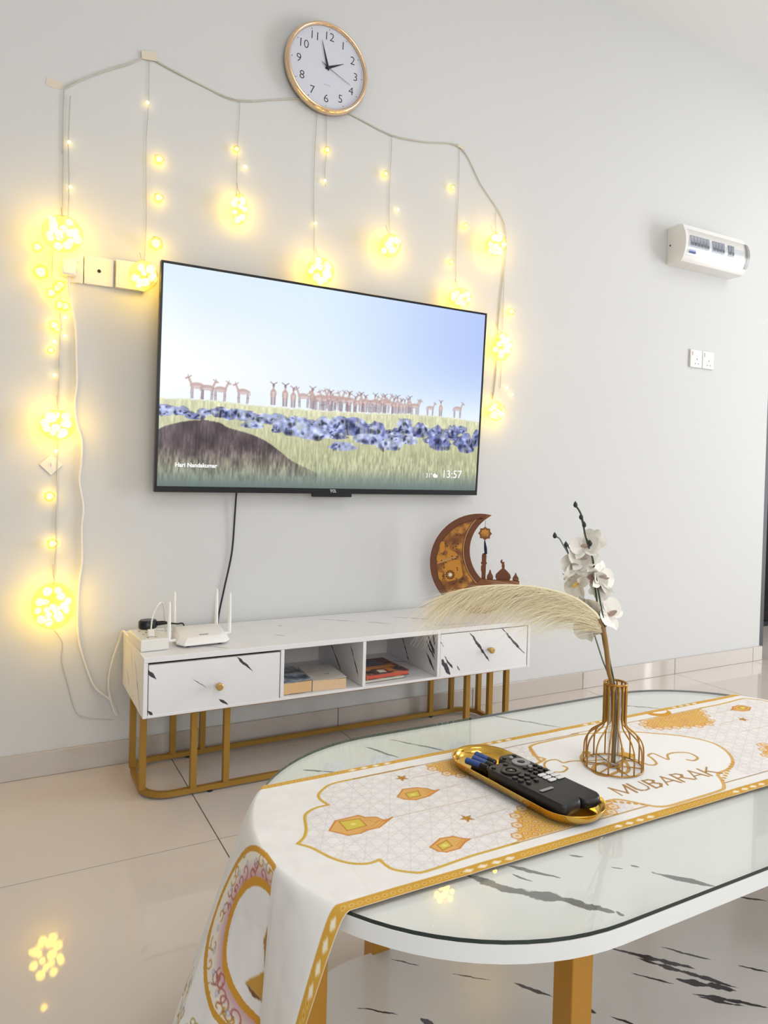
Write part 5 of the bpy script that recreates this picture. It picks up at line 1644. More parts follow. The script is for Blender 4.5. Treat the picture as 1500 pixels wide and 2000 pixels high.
# lettering
for key, w_ in (('r_sw1', 0.0034), ('r_E1', 0.0046), ('r_E2', 0.0060), ('r_dd', 0.0055), ('r_sw2', 0.0038)):
    p_ = sm(D[key], 6)
    cv.line(p_, w_, (0.76, 0.58, 0.30))
    cv.line([(a, b + 0.0006) for a, b in p_], w_ * 0.35, (0.86, 0.70, 0.42), 0.8)
cv.ell(*D['r_E1'][1], 0.009, 0.007, (0.80, 0.58, 0.28), 1, 0, 0.2)
cv.poly([(0.445, 0.205), (0.470, 0.198), (0.478, 0.180), (0.462, 0.172), (0.448, 0.185)], (0.84, 0.64, 0.26))
LET = {'M': (0.95, [((0.1, 0), (0.1, 1), 0), ((0.1, 1), (0.48, 0.12), 1), ((0.48, 0.12), (0.85, 1), 0), ((0.85, 1), (0.85, 0), 1)]),
       'U': (0.80, [((0.1, 1), (0.1, 0.3), 1), ((0.1, 0.3), (0.2, 0.06), 1), ((0.2, 0.06), (0.4, 0), 0), ((0.4, 0), (0.6, 0.06), 0), ((0.6, 0.06), (0.7, 0.3), 0), ((0.7, 0.3), (0.7, 1), 0)]),
       'B': (0.72, [((0.12, 0), (0.12, 1), 1), ((0.12, 1), (0.4, 0.98), 0), ((0.4, 0.98), (0.55, 0.8), 1), ((0.55, 0.8), (0.4, 0.56), 1), ((0.4, 0.56), (0.12, 0.54), 0), ((0.4, 0.54), (0.62, 0.3), 1), ((0.62, 0.3), (0.42, 0.02), 1), ((0.42, 0.02), (0.12, 0), 0)]),
       'A': (0.82, [((0.06, 0), (0.41, 1), 0), ((0.41, 1), (0.76, 0), 1), ((0.2, 0.34), (0.62, 0.34), 0)]),
       'R': (0.78, [((0.12, 0), (0.12, 1), 1), ((0.12, 1), (0.42, 0.97), 0), ((0.42, 0.97), (0.58, 0.76), 1), ((0.58, 0.76), (0.42, 0.5), 1), ((0.42, 0.5), (0.12, 0.48), 0), ((0.36, 0.48), (0.72, 0), 1)]),
       'K': (0.80, [((0.12, 0), (0.12, 1), 1), ((0.66, 1), (0.14, 0.42), 0), ((0.3, 0.58), (0.72, 0), 1)])}
tot = sum(LET[c][0] for c in 'MUBARAK')
LW, LH = 0.222 / tot, 0.0275
pen = 0.0
ca_, sa_ = math.cos(-0.055), math.sin(-0.055)
for c in 'MUBARAK':
    w_, st_ = LET[c]
    for (p0, p1, thick) in st_:
        q_ = []
        for (a, b) in (p0, p1):
            lx, ly = (pen + a) * LW, b * LH
            q_.append((0.3290 + lx * ca_ - ly * sa_, 0.0750 + lx * sa_ + ly * ca_))
        cv.line(q_, 0.0048 if thick else 0.0028, (0.66, 0.49, 0.28))
        if thick:
            cv.line(q_, 0.0014, (0.80, 0.65, 0.42), 0.7)
    pen += w_
# long gold borders with a chain of beads and white lozenges
for w0, sgn in ((0.0, 1), (RW, -1)):
    a_, b_ = cv.x[0], cv.x[-1]
    cv.poly([(a_, w0 + sgn * 0.0002), (b_, w0 + sgn * 0.0002), (b_, w0 + sgn * 0.0155), (a_, w0 + sgn * 0.0155)] if sgn > 0 else [(a_, w0 - 0.0125), (b_, w0 - 0.0125), (b_, w0 - 0.0002), (a_, w0 - 0.0002)], (0.84, 0.65, 0.27))
    wc = w0 + sgn * (0.0078 if sgn > 0 else 0.0064)
    xx_ = a_
    i = 0
    while xx_ < b_:
        grp = (i // 4) % 5
        if grp in (1,):
            lz = [(xx_ - 0.0085, wc), (xx_, wc + 0.0040), (xx_ + 0.0085, wc), (xx_, wc - 0.0040)]
            cv.poly(lz, (0.97, 0.93, 0.84))
            xx_ += 0.021
        else:
            cv.ell(xx_, wc, 0.0050, 0.0036, (0.92, 0.78, 0.48), 0.8, 0.4, 0.4)
            cv.ell(xx_, wc, 0.0026, 0.0018, (0.78, 0.56, 0.20), 0.9, 0.4, 0.4)
            xx_ += 0.0105
        i += 1
# crescent, scrolls and vine printed on the hanging end (u = -0.193 - drop, w across)


def H(s_, w_):
    return (-0.190 - s_, w_)


OW, IW, RO, RI, SC0 = 0.136, 0.118, 0.116, 0.080, 0.130
WCUT = 0.117
mk = (Wc > WCUT).astype(float)
Do = np.hypot(U - H(SC0, 0)[0], Wc - OW)
Di = np.hypot(U - H(SC0 - 0.002, 0)[0], Wc - IW)
m1 = mk * (Do < RO) * (Di > RI)
pk = np.clip((RI + 0.028 - Di) / 0.02, 0, 1)[..., None]
fill = np.array([246, 238, 224]) / 255 * (1 - pk) + np.array([216, 176, 180]) / 255 * pk
cv.c = cv.c * (1 - m1[..., None]) + fill * m1[..., None]
rr = random.Random(3)
reg = m1


def curl(s_, w_, r_, turn, col, wd=0.0017, m=None):
    p_ = []
    for k in range(18):
        t_ = k / 17
        a_ = turn + t_ * 5.2
        r2 = r_ * (1 - 0.78 * t_)
        p_.append((H(s_, 0)[0] + r2 * math.cos(a_), w_ + r2 * math.sin(a_)))
    cv.line(p_, wd, col, 0.95, m)


for k in range(46):
    th_ = rr.uniform(-0.45, PI + 0.45)
    rq = rr.uniform(RI + 0.004, RO + 0.012)
    s_, w_ = SC0 + rq * math.cos(th_), (OW + IW) / 2 + rq * math.sin(th_) * 1.0
    inner = rq < RI + 0.020
    curl(s_, w_, rr.uniform(0.007, 0.012), rr.uniform(0, 6.28), (0.72, 0.46, 0.42) if inner else (0.78, 0.60, 0.26), 0.0020, reg)
for k in range(12):
    th_ = (k + 0.5) / 12 * PI
    s_, w_ = SC0 + (RI + 0.022) * math.cos(th_), 0.125 + (RI + 0.022) * math.sin(th_)
    cv.ell(H(s_, 0)[0], w_, 0.0058, 0.0052, (0.66, 0.68, 0.76), 0.75, 0, 0.6, reg)
    cv.ell(H(s_, 0)[0], w_, 0.0030, 0.0028, (0.92, 0.92, 0.95), 0.9, 0, 0.6, reg)
k1 = mk * (np.abs(Do - RO + 0.002) < 0.0045) * (Di > RI - 0.004)
cv.c = cv.c * (1 - k1[..., None]) + np.array([214, 160, 64]) / 255 * k1[..., None]
k2 = mk * (np.abs(Di - RI) < 0.0055) * (Do < RO + 0.002)
cv.c = cv.c * (1 - k2[..., None]) + np.array([216, 158, 60]) / 255 * k2[..., None]
cv.poly([H(0.090, 0.1175), H(0.140, 0.1175), H(0.112, 0.124)], (0.70, 0.54, 0.30), 1, mk)
cv.poly([H(0.145, 0.1175), H(0.182, 0.1175), H(0.176, 0.146)], (0.80, 0.62, 0.30), 1, mk)
cv.poly([H(0.176, 0.146), H(0.182, 0.1175), H(0.186, 0.132)], (0.52, 0.36, 0.24), 1, mk)
for k in range(34):
    s_, w_ = rr.uniform(0.215, 0.36), rr.uniform(0.18, 0.325)
    if math.hypot(s_ - SC0, w_ - OW) < RO + 0.016:
        continue
    curl(s_, w_, rr.uniform(0.006, 0.013), rr.uniform(0, 6.28), (0.78, 0.66, 0.40), 0.0020)
    if k % 3 == 0:
        cv.ell(H(s_, 0)[0] + 0.006, w_, 0.008, 0.006, (0.74, 0.80, 0.90), 0.8, rr.random() * 3, 0.6)
    if k % 2 == 0:
        cv.ell(H(s_, 0)[0] - 0.008, w_ + 0.004, 0.008, 0.003, (0.82, 0.70, 0.42), 0.9, rr.random() * 3, 0.3)
cv.line(sm([H(0.20, 0.300), H(0.25, 0.285), H(0.30, 0.262), H(0.35, 0.258)], 6), 0.002, (0.78, 0.66, 0.40))

# drape the cloth: flat on the glass, over the round ends, hanging and flaring below
yv = RY0 + Wc
q = np.sqrt(np.maximum(TRAD ** 2 - (yv - TYC) ** 2, 0))
xl, xr_ = TXL - q, TXR + q
ZC_ = ZG + 0.0012
vv = Wc / RW
Bv = [0, 0.06, 0.20, 0.315, 0.335, 0.36, 0.42, 0.55, 0.75, 0.9, 1.0]
Bx = [-0.300, -0.290, -0.255, -0.236, -0.222, -0.218, -0.236, -0.272, -0.298, -0.286, -0.262]
By = [-1.698, -1.680, -1.630, -1.583, -1.560, -1.545, -1.520, -1.472, -1.412, -1.362, -1.338]
bx_a, by_a = np.interp(vv, Bv, Bx), np.interp(vv, Bv, By)
P = np.zeros((cv.h, cv.w, 3))
P[..., 0], P[..., 1], P[..., 2] = U, yv, ZC_
wr = vnoise(cv.h, cv.w, 10, 60, 77)
P[..., 2] += 0.0006 * wr
for side in (0, 1):
    s_ = (xl - U) if side == 0 else (U - xr_)
    m_ = s_ > 0
    s2 = np.maximum(s_, 0)
    rd_ = 0.012
    drop = s2 - rd_ * 0.75 * (1 - np.exp(-s2 / rd_))
    outw = rd_ * 0.55 * (1 - np.exp(-s2 / (rd_ * 0.8)))
    t_ = np.clip(drop / 0.337, 0, 1.2) ** 0.92
    if side == 0:
        px_ = xl - outw + (bx_a - xl) * t_ * 1.0
        py_ = yv + (by_a - yv) * t_
    else:
        px_ = xr_ + outw + (0.035 + 0.02 * np.sin(vv * 9)) * t_
        py_ = yv + (TYC + (yv - TYC) * 1.03 - yv) * t_
    P[..., 0] = np.where(m_, px_, P[..., 0])
    P[..., 1] = np.where(m_, py_, P[..., 1])
    P[..., 2] = np.where(m_, ZC_ - drop + 0.0006 * wr, P[..., 2])
# the bent strip between cloth and rim smooths a little towards the edge of the table
COLS = srgb2lin(cv.c) * 0.95
RO_ = (0.41, TYC, ZG)
P -= np.array(RO_)
M_CLOTH = attr_mat('printed_cloth', 0.85, bump=0.25)
rn_ = grid_obj('table_runner', P, COLS, M_CLOTH, None)
rn_.location = RO_
tag(rn_, 'white table runner printed with gold lanterns and lettering, hanging over the table end', 'table runner')
ZR = ZG + 0.0024

# ------------------------------------------------------------------ gold tray with two remote controls and batteries
M_TRAY = mat('polished_gold', rgb(224, 180, 84), 0.12, metal=1.0, noise=0.02)
TRC = Vector((0.212, -1.508, ZR))
TROT = 0.10
tr_ = thing('gold_tray', 'shiny gold oblong tray holding remotes and batteries on the table runner', 'tray', TRC, (0, 0, TROT))
A_, B_ = 0.0505, 0.1400


def oval(a, b, z, n=64):
    pts = arc(0, b - a, a, 0, 180, n // 2) + arc(0, -(b - a), a, 180, 360, n // 2)
    return [(x, y, z) for x, y in pts]


bm = bmesh.new()
prof = [(0.78, 0.0004), (0.92, 0.0035), (0.985, 0.0090), (1.03, 0.0155), (1.036, 0.0163), (1.026, 0.0168), (0.972, 0.0105), (0.905, 0.0052), (0.78, 0.0022)]
rings = [[bm.verts.new(p) for p in oval(A_ * k, B_ - A_ + A_ * k, z)] for k, z in prof]
for a, c in zip(rings, rings[1:]):
    n = len(a)
    for k in range(n):
        bm.faces.new((a[k], a[(k + 1) % n], c[(k + 1) % n], c[k]))
bm.faces.new(rings[0][::-1])
bm.faces.new(rings[-1])
bmesh.ops.remove_doubles(bm, verts=bm.verts, dist=1e-6)
obj('dish', bm, M_TRAY, tr_, None, True)

M_REM = mat('remote_plastic', rgb(30, 29, 31), 0.42, noise=0.06)
M_BTN = mat('remote_button', rgb(22, 22, 24), 0.35, noise=0.05)
M_GRYB = mat('remote_grey', rgb(146, 146, 148), 0.4, noise=0.03)
M_WHTB = mat('remote_white', rgb(222, 222, 220), 0.4, noise=0.02)


def remote(name, lab, x, y, z, rot, tilt, L, w, h):
    M_ = Matrix.Translation((x, y, z)) @ Matrix.Rotation(rot, 4, 'Z') @ Matrix.Rotation(tilt, 4, 'X')
    t = thing(name, lab, 'remote', matrix=M_, group='remote controls in the tray')
    b = bmesh.new()
    rings = []
    for k, zz_ in ((0.86, 0.0), (0.97, 0.004), (1.0, h * 0.55), (0.97, h - 0.0015), (0.93, h)):
        pts = rrect(-w / 2 * k, w / 2 * k, -L / 2 * (1 - (1 - k) * 0.25), L / 2 * (1 - (1 - k) * 0.25), 0.012 * k, 6)
        rings.append([b.verts.new((p[0], p[1], zz_ if not (p[1] < -L * 0.3 and zz_ > h * 0.6) else zz_ - 0.004 * ((-p[1] - L * 0.3) / (L * 0.2)) ** 2)) for p in pts])
    for a, c in zip(rings, rings[1:]):
        n = len(a)
        for k in range(n):
            b.faces.new((a[k], a[(k + 1) % n], c[(k + 1) % n], c[k]))
    b.faces.new(rings[0][::-1])
    b.faces.new(rings[-1])
    bmesh.ops.triangulate(b, faces=[rings[-1][0].link_faces[-1]] if False else [f for f in b.faces if len(f.verts) > 4])
    obj('body', b, M_REM, t, None, 'auto')
    return t


def btn(t, x, y, r, h, m=None, w=None, L=None, name='button', hh=0.0022):
    if w:
        return obj(name, prism(rrect(x - w / 2, x + w / 2, y - L / 2, y + L / 2, min(w, L) * 0.35, 4), h - 0.0004, h + hh, bev=0.0004), m or M_BTN, t, None, 'auto')
    return obj(name, lathe([(0, -0.0004), (r, -0.0004), (r, hh * 0.7), (r * 0.8, hh), (0, hh)], 14, center=(x, y, h)), m or M_BTN, t, None, 'auto')


HR = 0.0200
r1 = remote('remote_control', 'black remote at the front of the gold tray, with a dark key ring', 0.1938, -1.5500, ZR + 0.0090, 0.10, -0.03, 0.158, 0.043, HR)
RT = 0.081
for (x, y) in ((-0.013, 0.068), (0.012, 0.068)):
    btn(r1, x, y, 0.0038, HR)
for x, y in ((0, 0.056), (0, 0.030), (-0.014, 0.043), (0.014, 0.043)):
    pass
obj('key_ring', lathe([(0.0085, -0.0003), (0.0155, -0.0003), (0.0155, 0.0018), (0.0145, 0.0024), (0.0095, 0.0024), (0.0085, 0.0018)], 28, center=(0, 0.044, HR), close=True), M_BTN, r1, None, 'auto')
btn(r1, 0, 0.044, 0.0066, HR)
btn(r1, 0, 0.044, 0.0022, HR + 0.0019, M_GRYB, hh=0.0006)
for y in (0.022, 0.010):
    for x in (-0.013, 0.0, 0.013):
        btn(r1, x, y, 0.0046, HR)
for x in (-0.008, 0.008):
    btn(r1, x, -0.001, 0.0040, HR)
obj('label_print', prism(rrect(-0.015, 0.010, -0.034, -0.0285, 0.001, 3), HR - 0.0002, HR + 0.0004), M_GRYB, r1)
H2 = 0.0170
r2 = remote('remote_control', 'black remote at the back of the gold tray, with grey ring and white keys', 0.2362, -1.5330, ZR + 0.0085, 0.10, -0.02, 0.184, 0.038, H2)
for (x, y, m) in ((-0.011, 0.080, M_BTN), (0.011, 0.080, M_BTN), (0.0, 0.076, M_GRYB)):
    btn(r2, x, y, 0.0036, H2, m)
obj('key_ring', lathe([(0.0062, -0.0003), (0.0145, -0.0003), (0.0145, 0.0016), (0.0135, 0.0020), (0.0070, 0.0020), (0.0062, 0.0016)], 28, center=(0, 0.054, H2), close=True), M_GRYB, r2, None, 'auto')
btn(r2, 0, 0.054, 0.0050, H2)
for y in (0.034, 0.023, 0.012):
    for x in (-0.011, 0.0, 0.011):
        btn(r2, x, y, 0.0038, H2, M_GRYB if (x == 0 and y == 0.034) else M_BTN)
for y, w in ((0.001, 0.013), (-0.009, 0.013), (-0.019, 0.013)):
    for x in (-0.0085, 0.0085):
        btn(r2, x, y, 0, H2, M_WHTB, 0.0145, 0.0075, 'app_button', 0.0014)

M_BLUE = mat('battery_blue', rgb(62, 92, 160), 0.3, metal=0.3, noise=0.06)
M_BATB = mat('battery_black', rgb(28, 28, 34), 0.3, metal=0.2, noise=0.05)
M_ZINC = mat('battery_end', rgb(150, 148, 146), 0.3, metal=0.8, noise=0.04)
for (x, y, z, rot, lab) in ((0.1800, -1.4320, 0.0075, 0.30, 'small blue battery nearest the left rim of the gold tray'), (0.1945, -1.4290, 0.0070, 0.22, 'small blue battery in the middle of the three in the tray'),
                            (0.2075, -1.4170, 0.0070, 0.16, 'small blue battery next to the remote with the grey ring')):
    t = thing('battery', lab, 'battery', (x, y, ZR + z), (0, 0, rot), 'batteries in the gold tray')
    rb_ = 0.0052

    def cyl(r, a, b_):
        bb_ = lathe([(0, a), (r * 0.9, a), (r, a + 0.0005), (r, b_ - 0.0005), (r * 0.9, b_), (0, b_)], 18)
        for v in bb_.verts:
            v.co = Vector((v.co.x, v.co.z, v.co.y + rb_))
        return bb_
    obj('sleeve', cyl(rb_, -0.0070, 0.0215), M_BLUE, t, None, 'auto')
    obj('sleeve_band', cyl(rb_ + 0.00005, -0.0215, -0.0071), M_BATB, t, None, 'auto')
    obj('terminal', cyl(rb_ * 0.78, -0.0222, -0.0216), M_ZINC, t, None, 'auto')
    obj('nipple', cyl(0.0019, 0.0216, 0.0230), M_ZINC, t, None, 'auto')

# ------------------------------------------------------------------ wire vase with orchids and a pampas plume
VX, VY = 0.4030, -1.5080
VC = (VX, VY, ZR)
M_VGOLD = mat('vase_gold_wire', rgb(176, 128, 56), 0.3, metal=0.7, noise=0.04)
vz = thing('wire_vase', 'gold wire vase with a bottle outline and a clear tube inside, on the table runner', 'vase', VC)
HV = 0.1385
vp = [(0.0178, HV), (0.0178, 0.100), (0.0178, 0.078), (0.0205, 0.068), (0.0300, 0.060), (0.0395, 0.052), (0.0455, 0.041), (0.0475, 0.028), (0.0475, 0.0022)]
vpp = catmull([(r, 0, z) for r, z in vp], 3)
w0 = None
for k in range(14):
    a = 2 * PI * (k + 0.35) / 14
    rad = [0.0019 if p.z > 0.075 else 0.00135 for p in vpp]
    M_ = Matrix.Rotation(a, 4, 'Z')
    if w0 is None:
        w0 = obj('wire', tube(vpp, rad, 6), M_VGOLD, vz, None, True)
        w0.matrix_local = M_
    else:
        inst(w0, 'wire', vz, matrix=M_)


def hoop(r, z, t):
    return tube([(r * math.cos(2 * PI * k / 40), r * math.sin(2 * PI * k / 40), z) for k in range(40)], t, 6, True)


obj('rim_ring', hoop(0.0180, HV + 0.0005, 0.0020), M_VGOLD, vz, None, True)
obj('base_ring', hoop(0.0475, 0.0015, 0.0014), M_VGOLD, vz, None, True)
obj('tube_ring', hoop(0.0105, 0.0016, 0.0011), M_VGOLD, vz, None, True)
for a in (0.3, 0.3 + PI / 3, 0.3 + 2 * PI / 3):
    obj('base_bar', tube([(-0.0470 * math.cos(a), -0.0470 * math.sin(a), 0.0013), (0.0470 * math.cos(a), 0.0470 * math.sin(a), 0.0013)], 0.0010, 6), M_VGOLD, vz, None, True)
obj('glass_tube', lathe([(0, 0.0032), (0.0085, 0.0036), (0.0105, 0.009), (0.0112, 0.128), (0.0103, 0.128), (0.0097, 0.010), (0, 0.0055)], 24), M_CLEAR, vz, None, True)

M_STEM = mat('stem_green', rgb(62, 72, 48), 0.6, noise=0.12, nscale=80)
M_STEMP = mat('stem_pale', rgb(120, 132, 118), 0.6, noise=0.12, nscale=80)
M_BUD = mat('bud_dark', rgb(46, 52, 44), 0.6, noise=0.15, nscale=150)
M_PETAL = mat('petal_white', rgb(240, 236, 226), 0.6, noise=0.03, nscale=40)
_p = M_PETAL.node_tree.nodes['Principled BSDF']
_p.inputs['Subsurface Weight'].default_value = 0.25
_p.inputs['Subsurface Radius'].default_value = (0.01, 0.009, 0.007)
M_LIPY = mat('lip_yellow', rgb(216, 178, 84), 0.6, noise=0.1, nscale=100)
M_LIPP = mat('lip_pink', rgb(186, 160, 150), 0.6, noise=0.1, nscale=100)


def petal_mesh(L, Wd, cup, pt):
    n, m = 8, 6
    b = bmesh.new()
    g = []
    for i in range(n + 1):
        t = i / n
        half_ = Wd * (math.sin(PI * min(1, t * 0.95 + 0.05) ** pt)) ** 0.6 * 0.5 + 0.0006
        row = []
        for j in range(m + 1):
            s = j / m * 2 - 1
            row.append(b.verts.new((s * half_, t * L, cup * (t * t) * L + 0.22 * half_ * s * s + 0.06 * half_ * math.sin(s * 5 + t * 6))))
        g.append(row)
    for i in range(n):
        for j in range(m):
            b.faces.new((g[i][j], g[i][j + 1], g[i + 1][j + 1], g[i + 1][j]))
    return b


PT = {}


def flower(parent, pos, face, r, spin, lipm):
    """orchid bloom: two broad petals, three sepals, a lip; petals are sub-parts of the bloom"""
    zf = Vector(face).normalized()
    xf = Vector((0, 0, 1)).cross(zf).normalized()
    yf = zf.cross(xf)
    M_ = Matrix(((xf.x, yf.x, zf.x, pos[0]), (xf.y, yf.y, zf.y, pos[1]), (xf.z, yf.z, zf.z, pos[2]), (0, 0, 0, 1))) @ Matrix.Rotation(spin, 4, 'Z')
    f = obj('bloom', lathe([(0, -0.0022), (0.0022, -0.0012), (0.0028, 0.0008), (0.0018, 0.0030), (0, 0.0036)], 10), lipm, parent, None, True)
    f.matrix_local = M_
    for (a, kind) in ((80, 'w'), (-80, 'w'), (0, 's'), (140, 's'), (-140, 's')):
        M2 = Matrix.Rotation(math.radians(a), 4, 'Z') @ Matrix.Rotation(math.radians(12), 4, 'X')
        if kind not in PT:
            PT[kind] = obj('petal', petal_mesh(0.0265, 0.030, 0.10, 1.0) if kind == 'w' else petal_mesh(0.026, 0.016, -0.10, 1.0), M_PETAL, f, None, True)
            o = PT[kind]
        else:
            o = inst(PT[kind], 'petal', f)
        o.matrix_local = Matrix.Scale(r / 0.026, 4) @ M2
    if 'l' not in PT:
        b = petal_mesh(0.013, 0.011, 0.9, 1.0)
        PT['l'] = obj('lip', b, lipm, f, None, True)
        o = PT['l']
    else:
        o = inst(PT['l'], 'lip', f)
        if o.data.materials[0] != lipm:
            o.data = o.data.copy()
            o.data.materials[0] = lipm
    o.matrix_local = Matrix.Scale(r / 0.026, 4) @ Matrix.Rotation(PI, 4, 'Z') @ Matrix.Rotation(math.radians(40), 4, 'X')
    return f


VPN = Vector((-0.4777, -0.8785, 0))     # from the flowers towards the seats
VRT = Vector((0.8785, -0.4777, 0))


def shift(pts, d):
    b0 = Vector(D['v_base'])
    out = []
    for i, p in enumerate(pts):
        q_ = Vector(p) + VPN * d * min(1, max(0, (Vector(p).z - 0.60) / 0.12))
        if q_.z < 0.60:      # keep the foot inside the clear tube
            t_ = max(0.0, min(1.0, (q_.z - 0.462) / 0.13))
            c_ = Vector((VX, VY, q_.z))
            d_ = q_ - c_
            if d_.length > 0.0075:
                q_ = c_ + d_.normalized() * 0.0075
            q_.z = max(q_.z, ZR + 0.007)
        out.append(q_)
    return out


def bud(parent, p, r, up):
    zf = Vector(up).normalized()
    b = lathe([(0, -r * 1.2), (r * 0.7, -r * 0.8), (r, 0), (r * 0.75, r * 0.8), (r * 0.2, r * 1.6), (0, r * 1.9)], 10)
    q_ = zf.to_track_quat('Z', 'Y').to_matrix().to_4x4()
    o = obj('bud', b, M_BUD, parent, None, True)
    o.matrix_local = Matrix.Translation(p) @ q_
    return o


def spray(name, lab, stems, d, mats_, buds, flowers, thick):
    t = thing(name, lab, 'flower', VC, group='artificial stems in the wire vase')
    o_ = Vector(VC)
    for k, (s_, m_) in enumerate(zip(stems, mats_)):
        pts = [p - o_ for p in shift(D[s_], d)]
        obj('stem' if k == 0 else 'twig', tube(pts, [thick if k == 0 else thick * 0.8, thick * (0.6 if k == 0 else 0.7)] if False else thick * (1 if k == 0 else 0.75), 7, smooth_n=5), m_, t, None, True)
    for p in D[buds] if buds else []:
        bud(t, Vector(shift([p], d)[0]) - o_, 0.0037, (-0.1, 0, 1))
    for (p, face, r, sp, lm_, dd) in flowers:
        flower(t, shift([p], d + dd)[0] - o_, face, r, sp, lm_)
    return t


FA, FB = D['v_flA'], D['v_flB']
N_ = VPN
R_ = VRT
spray('orchid_spray', 'taller white orchid spray in the wire vase, with dark buds at its upright tip', ['v_stemA', 'v_stemA2', 'v_stemA3'], 0.006, [M_STEM, M_STEM, M_STEM], 'v_budA',
      [(FA[0], N_ * 0.8 - R_ * 0.5 + Vector((0, 0, 0.5)), 0.026, 0.3, M_LIPP, -0.006), (FA[1], -N_ * 0.7 + R_ * 0.5 + Vector((0, 0, 0.3)), 0.022, 0.5, M_LIPP, -0.012),
       (FA[2], N_ * 0.7 + R_ * 0.55 + Vector((0, 0, 0.2)), 0.029, -0.4, M_LIPP, -0.010), (FA[3], N_ * 0.8 + R_ * 0.35 + Vector((0, 0, 0.4)), 0.029, 0.9, M_LIPP, -0.012), (FA[4], N_ * 0.8 - R_ * 0.3, 0.022, 2.0, M_LIPP, -0.014), (FA[5], N_ * 0.5 + R_ * 0.1 + Vector((0, 0, -0.6)), 0.026, 0.2, M_LIPP, -0.004)], 0.00155)
spray('orchid_spray', 'shorter white orchid spray in the wire vase, leaning left with three dark buds', ['v_stemB', 'v_stemB2', 'v_stemB3'], -0.012, [M_STEMP, M_STEM, M_STEM], 'v_budB',
      [(FB[0], N_ * 0.7 - R_ * 0.5 + Vector((0, 0, 0.4)), 0.027, 0.2, M_LIPP, 0.006), (FB[1], N_ * 0.6 - R_ * 0.7 + Vector((0, 0, -0.1)), 0.027, 1.2, M_LIPY, 0.006), (FB[2], N_ * 0.8 - R_ * 0.1 + Vector((0, 0, 0.3)), 0.026, 0.0, M_LIPP, 0.008),
       (FB[3], N_ * 0.6 - R_ * 0.3 + Vector((0, 0, -0.4)), 0.025, 0.6, M_LIPP, 0.006), (FB[4], N_ * 0.6 - R_ * 0.7 + Vector((0, 0, -0.1)), 0.028, 1.0, M_LIPY, 0.004), (FB[5], -N_ * 0.4 - R_ * 0.7 + Vector((0, 0, 0.3)), 0.025, 0.4, M_LIPP, 0.0), (FB[6], N_ * 0.2 + R_ * 0.6 + Vector((0, 0, -0.5)), 0.024, 2.2, M_LIPP, -0.004)], 0.0013)
tC = thing('grass_stem', 'bare dark green stem standing upright between the orchids in the wire vase', 'flower', VC, group='artificial stems in the wire vase')
obj('stem', tube([p - Vector(VC) for p in shift(D['v_stemC'], -0.004)], 0.0016, 7, smooth_n=5), M_STEM, tC, None, True)
obj('tip', tube([shift(D['v_stemC'], -0.004)[-1] - Vector(VC), shift(D['v_stemC'], -0.004)[-1] - Vector(VC) + Vector((-0.002, 0, 0.006))], [0.0016, 0.0004], 6), M_STEM, tC, None, True)

M_PST = mat('pampas_stem', rgb(150, 112, 62), 0.6, noise=0.12, nscale=60)
M_PLUME = mat('pampas_cream', rgb(242, 230, 196), 0.75, noise=0.06, nscale=20)
pp = thing('pampas_plume', 'cream feathery pampas plume arching out of the wire vase to the left', 'dried grass', VC)
o_ = Vector(VC)
ps_ = [p - o_ for p in shift(D['v_pst'], 0.012)]
obj('stem', tube(ps_, [0.0026, 0.0030, 0.0034, 0.0040, 0.0045, 0.0042, 0.0030], 8, smooth_n=5), M_PST, pp, None, True)
ra = catmull([p - o_ for p in shift(D['v_prach'], 0.012)], 8)
obj('rachis', tube(ra, [0.0026 * (1 - 0.8 * i / len(ra)) + 0.0004 for i in range(len(ra))], 6), M_PLUME, pp, None, True)
rp = np.array([tuple(p) for p in ra])
NH, NP = 3300, 8
rng = np.random.default_rng(5)
tt_ = rng.random(NH) ** 1.15 * 0.93
ii = tt_ * (len(rp) - 1)
i0 = np.clip(ii.astype(int), 0, len(rp) - 2)
fr_ = (ii - i0)[:, None]
root = rp[i0] * (1 - fr_) + rp[i0 + 1] * fr_
tan = rp[i0 + 1] - rp[i0]
tan /= np.linalg.norm(tan, axis=1)[:, None]
nrm = np.array([VPN.x, VPN.y, 0])
upv = np.array([0, 0, 1.0])
la = np.clip(i0 + int(0.22 * len(rp)), 0, len(rp) - 2)      # strands leave the rachis already bent over
tan2 = rp[la + 1] - rp[la]
tan2 /= np.linalg.norm(tan2, axis=1)[:, None]
side = np.cross(tan, nrm)
side /= np.linalg.norm(side, axis=1)[:, None]
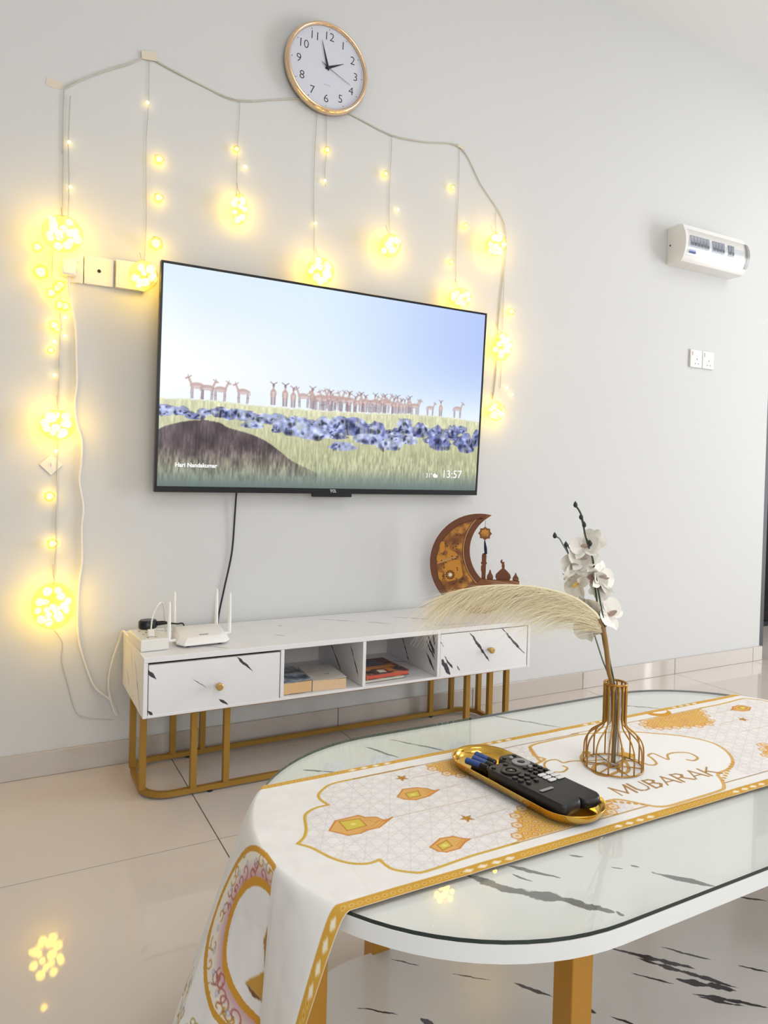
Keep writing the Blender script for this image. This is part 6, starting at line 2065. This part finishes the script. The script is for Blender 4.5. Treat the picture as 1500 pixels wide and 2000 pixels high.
side *= np.sign(side[:, 2:3]) * -1      # pointing down
g_ = rng.normal(0, 1, (NH, 3))
flip = np.where(rng.random(NH) < 0.07, -0.12, 1.0)[:, None]
d0 = tan * 0.25 + tan2 * 0.75 + side * (np.abs(g_[:, :1]) * 0.36 * flip + 0.02) + nrm * g_[:, 1:2] * 0.30
d0 /= np.linalg.norm(d0, axis=1)[:, None]
Lh = (0.06 + 0.095 * rng.random(NH)) * (1.0 - 0.25 * tt_)
grav = (0.25 + 0.75 * rng.random(NH))[:, None] * np.where(flip < 0, 0.25, 1.0)
pos = [root]
dirv = d0.copy()
for k in range(NP - 1):
    dirv = dirv + np.array([0, 0, -1.0]) * grav * 0.11 + rng.normal(0, 0.03, (NH, 3))
    dirv /= np.linalg.norm(dirv, axis=1)[:, None]
    pos.append(pos[-1] + dirv * (Lh / (NP - 1))[:, None])
pos = np.stack(pos, 1)
rnd = rng.normal(0, 1, (NH, 1, 3))
dseg = np.gradient(pos, axis=1)
wv = np.cross(dseg, rnd + nrm * 1.2)
wv /= (np.linalg.norm(wv, axis=2)[..., None] + 1e-9)
wid = 0.00024 * (1 - 0.75 * np.linspace(0, 1, NP))[None, :, None]
PH = np.stack([pos - wv * wid, pos + wv * wid], 2).reshape(-1, 3)
me = bpy.data.meshes.new('feathers')
idx = np.arange(NH * NP * 2, dtype=np.int32).reshape(NH, NP, 2)
qd = np.stack([idx[:, :-1, 0], idx[:, :-1, 1], idx[:, 1:, 1], idx[:, 1:, 0]], -1).reshape(-1)
nq = NH * (NP - 1)
me.vertices.add(len(PH))
me.vertices.foreach_set('co', PH.reshape(-1).astype(np.float32))
me.loops.add(nq * 4)
me.loops.foreach_set('vertex_index', qd)
me.polygons.add(nq)
me.polygons.foreach_set('loop_start', np.arange(0, nq * 4, 4, dtype=np.int32))
me.update(calc_edges=True)
me.materials.append(M_PLUME)
fe = bpy.data.objects.new('feathers', me)
COL.objects.link(fe)
fe.parent = pp
fe['kind'] = 'stuff'
bpy.context.view_layer.update()
